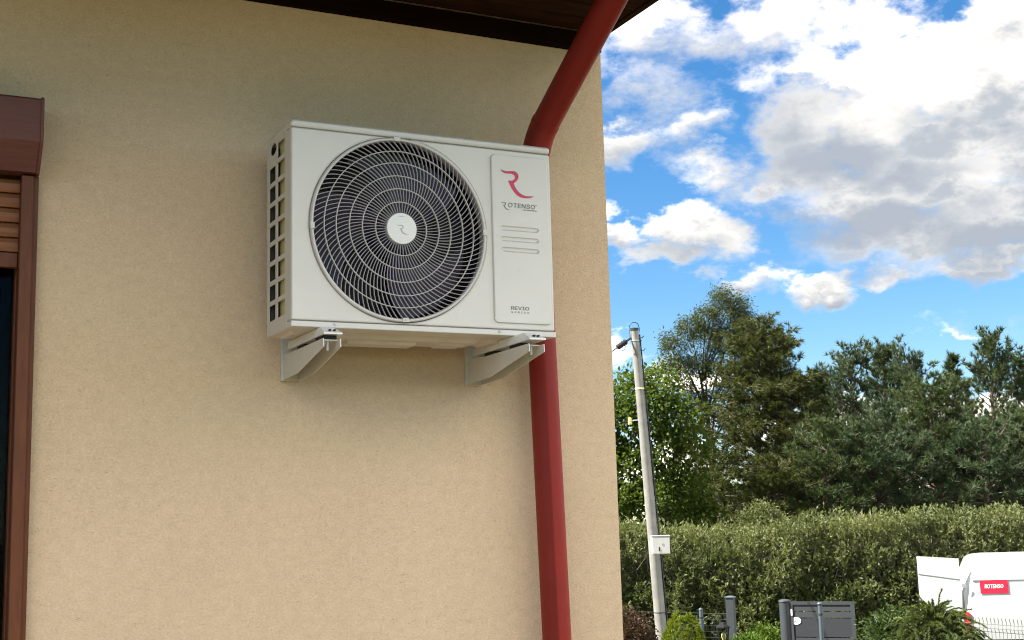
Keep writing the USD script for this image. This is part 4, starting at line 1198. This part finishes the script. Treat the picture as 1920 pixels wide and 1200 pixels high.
    put("handle", hullpts([dp(u, near + sgn * s, z) for u in (.17, .27) for s in (0, .025) for z in (hd - .03, hd + .03)]), "van_black", dr)


van()

# ------------------------------------------------------------------ light wire fence before the van
def wire_fence():
    a, b = at(1795, 1166, 17.8), at(1990, 1180, 17.0)
    t = thing("wire_fence", "pale galvanised wire panel fence in front of the van", "fence", (a[0], a[1], float(gz(a[0], a[1]))))
    A, B = a.copy(), b.copy()
    dirh = unit((B - A) * [1, 1, 0]); L = np.linalg.norm((B - A)[:2])
    nrm = np.array([dirh[1], -dirh[0], 0])
    top = lambda s: A[2] + (B[2] - A[2]) * s / L
    pt = lambda s: np.array([A[0] + dirh[0] * s, A[1] + dirh[1] * s, 0])
    w = MB()
    s = 0.0
    while s <= L:
        p = pt(s); z = top(s); g0 = float(gz(p[0], p[1])) + .04
        line = [(0, z + .085, .028), (0, z + .03, .0), (0, z, 0), (0, z - .05, .03), (0, z - .10, 0), (0, g0, 0)]
        w.tube(np.array([p + nrm * o + [0, 0, zz_] for _, zz_, o in line]), .0052, 4, False)
        s += .05
    for dz, off in ((0, 0), (-.05, .03), (-.10, 0), (-.45, 0), (-.80, 0), (-1.15, 0)):
        w.tube(np.array([pt(0) + nrm * off + [0, 0, top(0) + dz], pt(L) + nrm * off + [0, 0, top(L) + dz]]), .004, 4, False)
    obj("wire_mesh", w, "wire_light", t, kind="stuff")
    for s in (0.0, L):
        p = pt(s) - nrm * .03
        g0 = float(gz(p[0], p[1]))
        obj("post", MB().box(p[0] - .03, p[0] + .03, p[1] - .02, p[1] + .02, g0 - .2, top(s) + .06), "wire_light", t)


wire_fence()

# ------------------------------------------------------------------ gate leaf of grey boards
def gate():
    a, b = at(1482, 1128, 20.0), at(1601, 1124, 19.6)
    dirh = unit((b - a) * [1, 1, 0]); L = np.linalg.norm((b - a)[:2])
    nrm = np.array([dirh[1], -dirh[0], 0])                           # towards the camera
    if np.dot(nrm[:2], (CAM - a)[:2]) < 0:
        nrm = -nrm
    g0 = float(gz(a[0], a[1]))
    zt_ = a[2]
    t = thing("board_gate", "dark grey gate leaf of horizontal boards with a white oval plate", "gate", (a[0], a[1], g0))
    def bar(s0, s1, z0, z1, n0, n1, name, mat, par=t):
        P = [np.array([a[0], a[1], 0]) + dirh * s + nrm * n + [0, 0, z] for s in (s0, s1) for n in (n0, n1) for z in (z0, z1)]
        return obj(name, hullpts(P), mat, par)
    bar(-.02, L, zt_ - .045, zt_, -.02, .028, "top_rail", "anthracite")
    bar(L - .055, L, g0 + .08, zt_ - .046, -.02, .028, "stile", "anthracite")
    bar(-.02, .035, g0 + .08, zt_ - .046, -.02, .028, "stile", "anthracite")
    bar(.0355, L - .056, g0 + .08, g0 + .13, -.02, .028, "bottom_rail", "anthracite")
    z = zt_ - .052
    for h_ in (.085, .085, .27, .095, .26, .095, .26, .095, .26):
        if z - h_ < g0 + .14:
            break
        bar(.036, L - .057, z - h_, z, -.008, .012, "board", "anthracite_dark" if h_ > .2 else "anthracite")
        z -= h_ + .014
    el = [np.array([a[0], a[1], 0]) + dirh * (.075 + .075 * math.cos(q_)) + nrm * n + [0, 0, zt_ - .285 + .055 * math.sin(q_)] for q_ in np.linspace(0, 6.28, 24)[:-1] for n in (.013, .020)]
    pl = obj("plate", hullpts(el), "white_print", t)
    C_ = np.array([a[0], a[1], 0]) + dirh * .075 + nrm * .0215 + [0, 0, zt_ - .285]
    mk = MB()
    mk.obox(C_ + dirh * -.03 + [0, 0, -.022], C_ + dirh * .005 + [0, 0, .028], .006, .002, nrm)
    mk.obox(C_ + dirh * .03 + [0, 0, -.022], C_ + dirh * -.002 + [0, 0, .028], .006, .002, nrm)
    mk.obox(C_ + dirh * -.02 + [0, 0, -.008], C_ + dirh * .02 + [0, 0, -.008], .006, .002, nrm)
    obj("plate_mark", mk, "print_grey", pl)
    bar(.005, .028, zt_ - .205, zt_ - .115, .0285, .036, "latch_plate", "white_print")
    # its post
    c = at(1471, 1128, 20.05)
    gp = thing("gate_post", "grey round capped post at the left end of the board gate", "post", (c[0], c[1], g0), "grey gate posts")
    zc = at(1471, 1128, 20.05)[2] + .01
    obj("shaft", MB().tube(np.array([[c[0], c[1], g0 - .2], [c[0], c[1], zc]]), .085, 24), "anthracite", gp, smooth=40)
    obj("cap", MB().lathe([(.001, .030), (.05, .025), (.09, .008), (.096, -.006), (.086, -.012)][::-1], (c[0], c[1], zc), "z", 24), "anthracite", gp, smooth=40)
    c = at(1369, 1121, 21.0)
    g1 = float(gz(c[0], c[1]))
    gp = thing("gate_post", "tall grey square post with a flat cap right behind the lantern", "post", (c[0], c[1], g1), "grey gate posts")
    obj("shaft", hullpts([np.array([c[0], c[1], 0]) + dirh * x + nrm * y + [0, 0, z] for x in (-.062, .062) for y in (-.062, .062) for z in (g1 - .2, c[2])]), "anthracite", gp)
    obj("cap", hullpts([np.array([c[0], c[1], c[2]]) + dirh * x * k + nrm * y * k + [0, 0, z] for x in (-.075, .075) for y in (-.075, .075) for z, k in ((.001, 1), (.016, 1), (.032, .5))]), "steel_blue", gp)
    # slim blue grey post that stands before the gate
    c = at(1537, 1132, 18.6)
    g2 = float(gz(c[0], c[1]))
    fp = thing("fence_post", "slim blue grey round post standing in front of the board gate", "post", (c[0], c[1], g2), "slim fence posts")
    obj("shaft", MB().tube(np.array([[c[0], c[1], g2 - .2], [c[0], c[1], c[2]]]), .030, 16), "steel_blue", fp, smooth=40)
    obj("cap", MB().lathe([(.001, .022), (.03, .016), (.040, .0), (.036, -.014)][::-1], (c[0], c[1], c[2]), "z", 16), "steel_blue", fp, smooth=40)
    obj("collar", MB().tube(np.array([[c[0], c[1], c[2] - .155], [c[0], c[1], c[2] - .135]]), .037, 16), "anthracite_dark", fp)


gate()


def mesh_fence():
    a, b = at(1150, 1146, 22.5), at(1330, 1150, 22.5)
    b2 = at(1368, 1150, 21.2)
    t = thing("mesh_fence", "low dark green wire mesh fence at the foot of the hedge", "fence", (a[0], a[1], float(gz(a[0], a[1]))))
    w = MB()
    for p, q_ in ((a, b), (b, b2)):
        L = np.linalg.norm((q_ - p)[:2])
        n = max(2, int(L / .10))
        for k in range(n + 1):
            c = p + (q_ - p) * k / n
            g = float(gz(c[0], c[1]))
            w.tube(np.array([[c[0], c[1], g], [c[0], c[1], c[2]]]), .0028, 3, False)
        for dz in np.arange(0, 1.2, .10):
            w.tube(np.array([p - [0, 0, dz], q_ - [0, 0, dz]]), .0045 if dz == 0 else .0028, 3, False)
    obj("wire_mesh", w, "wire_green", t, kind="stuff")
    c = at(1314, 1143, 21.5)
    g2 = float(gz(c[0], c[1]))
    fp = thing("fence_post", "slim blue grey fence post right behind the clipped golden cone", "post", (c[0], c[1], g2), "slim fence posts")
    obj("shaft", MB().tube(np.array([[c[0], c[1], g2 - .2], [c[0], c[1], c[2]]]), .032, 16), "steel_blue", fp, smooth=40)
    obj("cap", MB().lathe([(.001, .03), (.026, .022), (.037, .0), (.034, -.014)][::-1], (c[0], c[1], c[2]), "z", 16), "steel_blue", fp, smooth=40)
    obj("collar", MB().tube(np.array([[c[0], c[1], c[2] - .135], [c[0], c[1], c[2] - .115]]), .038, 16), "anthracite_dark", fp)


mesh_fence()

# ------------------------------------------------------------------ garden lantern
def lantern():
    c = at(1356, 1176, 15.0)
    g = float(gz(c[0], c[1]))
    t = thing("garden_lantern", "small black garden lantern with glass panes in front of a grey post", "lantern", (c[0], c[1], g))
    P = lambda prof, n: MB().lathe(prof, (c[0], c[1], c[2]), "z", n)
    obj("roof", P([(.001, .058), (.03, .054), (.045, .034), (.075, .014), (.086, .006), (.088, -.006), (.070, -.008)][::-1], 6), "van_black", t)
    obj("glass_pane", P([(.064, -.006), (.050, -.20)][::-1], 6), "glass", t)
    for k in range(6):
        a_ = k * math.pi / 3
        d = np.array([math.cos(a_), math.sin(a_), 0])
        obj("bar", MB().tube(np.array([c + d * .066 + [0, 0, -.004], c + d * .051 + [0, 0, -.202]]), .005, 5), "van_black", t)
    obj("base", P([(.02, -.25), (.058, -.22), (.058, -.202), (.001, -.200)], 6), "van_black", t)
    obj("bulb", P([(.001, -.05), (.022, -.07), (.030, -.10), (.016, -.14), (.014, -.199)][::-1], 14), "insulator", t, smooth=50)
    obj("stem", MB().tube(np.array([[c[0], c[1], g - .1], [c[0], c[1], c[2] - .22]]), .022, 12), "van_black", t, smooth=40)


lantern()


# ------------------------------------------------------------------ garden plants
def thuja():
    r = rng(61)
    c = at(1279, 1146, 14.0)
    g = float(gz(c[0], c[1]))
    t = thing("cone_thuja", "clipped golden green conifer cone at the foot of the concrete pole", "shrub", (c[0], c[1], g))
    H = c[2] - g
    n = 11000
    u = 1 - np.sqrt(r.uniform(0, 1, n)) * .9999
    a = r.uniform(0, 6.283, n)
    R = .42 * np.clip(1 - u, 0, 1) ** .44 * (1 + .12 * (meshkit.fbm(np.stack([np.cos(a) * 2, np.sin(a) * 2, u * 7], -1), 3, 3) - .5) * 2) * r.uniform(.93, 1.02, n)
    p = np.stack([c[0] + R * np.cos(a), c[1] + R * np.sin(a), g + u * H], 1)
    d = unit(np.stack([np.cos(a) * .7, np.sin(a) * .7, np.full(n, .8)], 1) + r.normal(0, .25, (n, 3)))
    v, f = blades(p, d, 9, .045, .012, .30, r)
    obj("foliage", (v, f), "leaf_thuja", t)
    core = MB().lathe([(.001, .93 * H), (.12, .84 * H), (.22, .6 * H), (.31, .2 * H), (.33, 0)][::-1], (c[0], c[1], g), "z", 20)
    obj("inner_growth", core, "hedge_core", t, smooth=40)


thuja()


def drooping_spruce():
    """A dense dwarf spruce: arching shoots, each a curved stem clothed in short needles."""
    r = rng(62)
    c = at(1752, 1200, 14.0)
    g = float(gz(c[0], c[1]))
    t = thing("dwarf_spruce", "bushy dwarf spruce with arching finger like shoots in front of the van", "shrub", (c[0], c[1], g))
    ztop = at(1752, 1140, 14.0)[2]
    st, V = MB(), []
    n = 460
    for k in range(n):
        a = r.uniform(0, 6.283)
        u = r.uniform(0, 1) ** .6
        el_ = math.radians(12 + 78 * r.uniform(0, 1))
        Rr = .43 + .04 * r.normal()
        zc = ztop - .58
        e = np.array([math.cos(a) * math.cos(el_), math.sin(a) * math.cos(el_), math.sin(el_)])
        p0 = np.array([c[0], c[1], zc]) + e * Rr * np.array([1, 1, 1.02]) * r.uniform(.72, .95)
        if k % 9 == 0:
            d0 = e + np.array([0, 0, .5])
            L, bend = r.uniform(.07, .13), -.4
        else:
            d0 = unit(e * .55 + np.cross(e, [0, 0, 1]) * r.normal(0, .5) + np.array([0, 0, .35 * r.uniform(-.3, 1)]))
            L, bend = r.uniform(.20, .38), -2.6
        pts = limb(p0, d0, L, r, bend, 7, .06)
        st.tube(pts, np.linspace(.007, .003, 7), 4, False)
        m = int(L / .006)
        s = np.linspace(0.0, .999, m) * 6
        i = s.astype(int)
        p = pts[i] + (pts[i + 1] - pts[i]) * (s - i)[:, None]
        V.append((p, unit(pts[i + 1] - pts[i])))
    for k in range(420):                                             # lower skirts
        a = r.uniform(0, 6.283)
        z = r.uniform(g, ztop - .5)
        e = np.array([math.cos(a), math.sin(a), 0])
        p0 = np.array([c[0], c[1], z]) + e * r.uniform(.34, .50)
        pts = limb(p0, e + np.array([r.normal(0, .4), r.normal(0, .4), .1]), r.uniform(.18, .3), r, -2.2, 6, .06)
        m = 40
        s = np.linspace(0, .999, m) * 5
        i = s.astype(int)
        V.append((pts[i] + (pts[i + 1] - pts[i]) * (s - i)[:, None], unit(pts[i + 1] - pts[i])))
    P, D = np.concatenate([x[0] for x in V]), np.concatenate([x[1] for x in V])
    v, f = blades(P, D, 6, .028, .0095, .5, r)
    obj("foliage", (v, f), "leaf_spruce", t)
    obj("stem", st, "bark_grey", t)
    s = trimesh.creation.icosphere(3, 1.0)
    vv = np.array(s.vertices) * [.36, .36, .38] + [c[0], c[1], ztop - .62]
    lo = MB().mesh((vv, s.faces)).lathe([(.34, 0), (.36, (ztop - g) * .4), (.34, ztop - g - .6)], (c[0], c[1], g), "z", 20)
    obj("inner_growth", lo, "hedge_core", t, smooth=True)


drooping_spruce()

lab = "dark reddish barberry shrub at the corner of the house"
b_ = on_ground(1188, 1180, 19)
broadleaf("barberry_shrub", "dark reddish shrub beside the house corner left of the pole", tuple(b_), [q(1180, 1165, 19, .17), q(1200, 1180, 18.9, .17), q(1175, 1200, 19, .22), q(1205, 1215, 18.9, .22), q(1185, 1235, 19, .28)], "leaf_red", "bark_grey", 63, 4200, .05, .03, None, "shrub", hang=.0, stems=3)
b_ = on_ground(1415, 1195, 17)
broadleaf("low_plant", "low bright yellow green plant right of the lantern and its post", tuple(b_), [q(1408, 1216, 17, .13), q(1392, 1222, 17, .12), q(1428, 1226, 17, .13)], "leaf_low", "bark_grey", 65, 2600, .05, .028, "low bright plants", "plant", hang=-.4, stems=2)
b_ = on_ground(1437, 1170, 21)
broadleaf("low_plant", "bright green plant at the hedge foot left of the gate post", tuple(b_), [q(1437, 1192, 21, .12), q(1425, 1198, 21, .16), q(1450, 1202, 21, .16), q(1440, 1222, 21, .25)], "leaf_low", "bark_grey", 66, 3200, .055, .03, "low bright plants", "plant", hang=-.1, stems=3)
b_ = on_ground(1668, 1180, 16)
broadleaf("low_plant", "leafy green plant left of the dwarf spruce", tuple(b_), [q(1672, 1172, 16, .17), q(1655, 1190, 16, .2), q(1690, 1165, 16, .15), q(1640, 1215, 16, .16), q(1680, 1205, 16, .25)], "leaf_maple_dark", "bark_grey", 67, 3600, .055, .026, None, "plant", hang=.0, stems=4)


def grass():
    r = rng(71)
    n = 26000
    px, dep = r.uniform(1150, 1990, n), r.uniform(11, 30, n)
    p = CAM + np.stack([ray(a, 1180) for a in px]) * dep[:, None]
    p[:, 2] = gz(p[:, 0], p[:, 1])
    v, f = blades(p, np.tile([0, 0, 1.0], (n, 1)), 4, .11, .012, .35, r)
    o = obj("grass", (v, f), "blade_grass")
    tag(o, "short green grass growing around the gate and the hedge", "grass", kind="stuff")


grass()
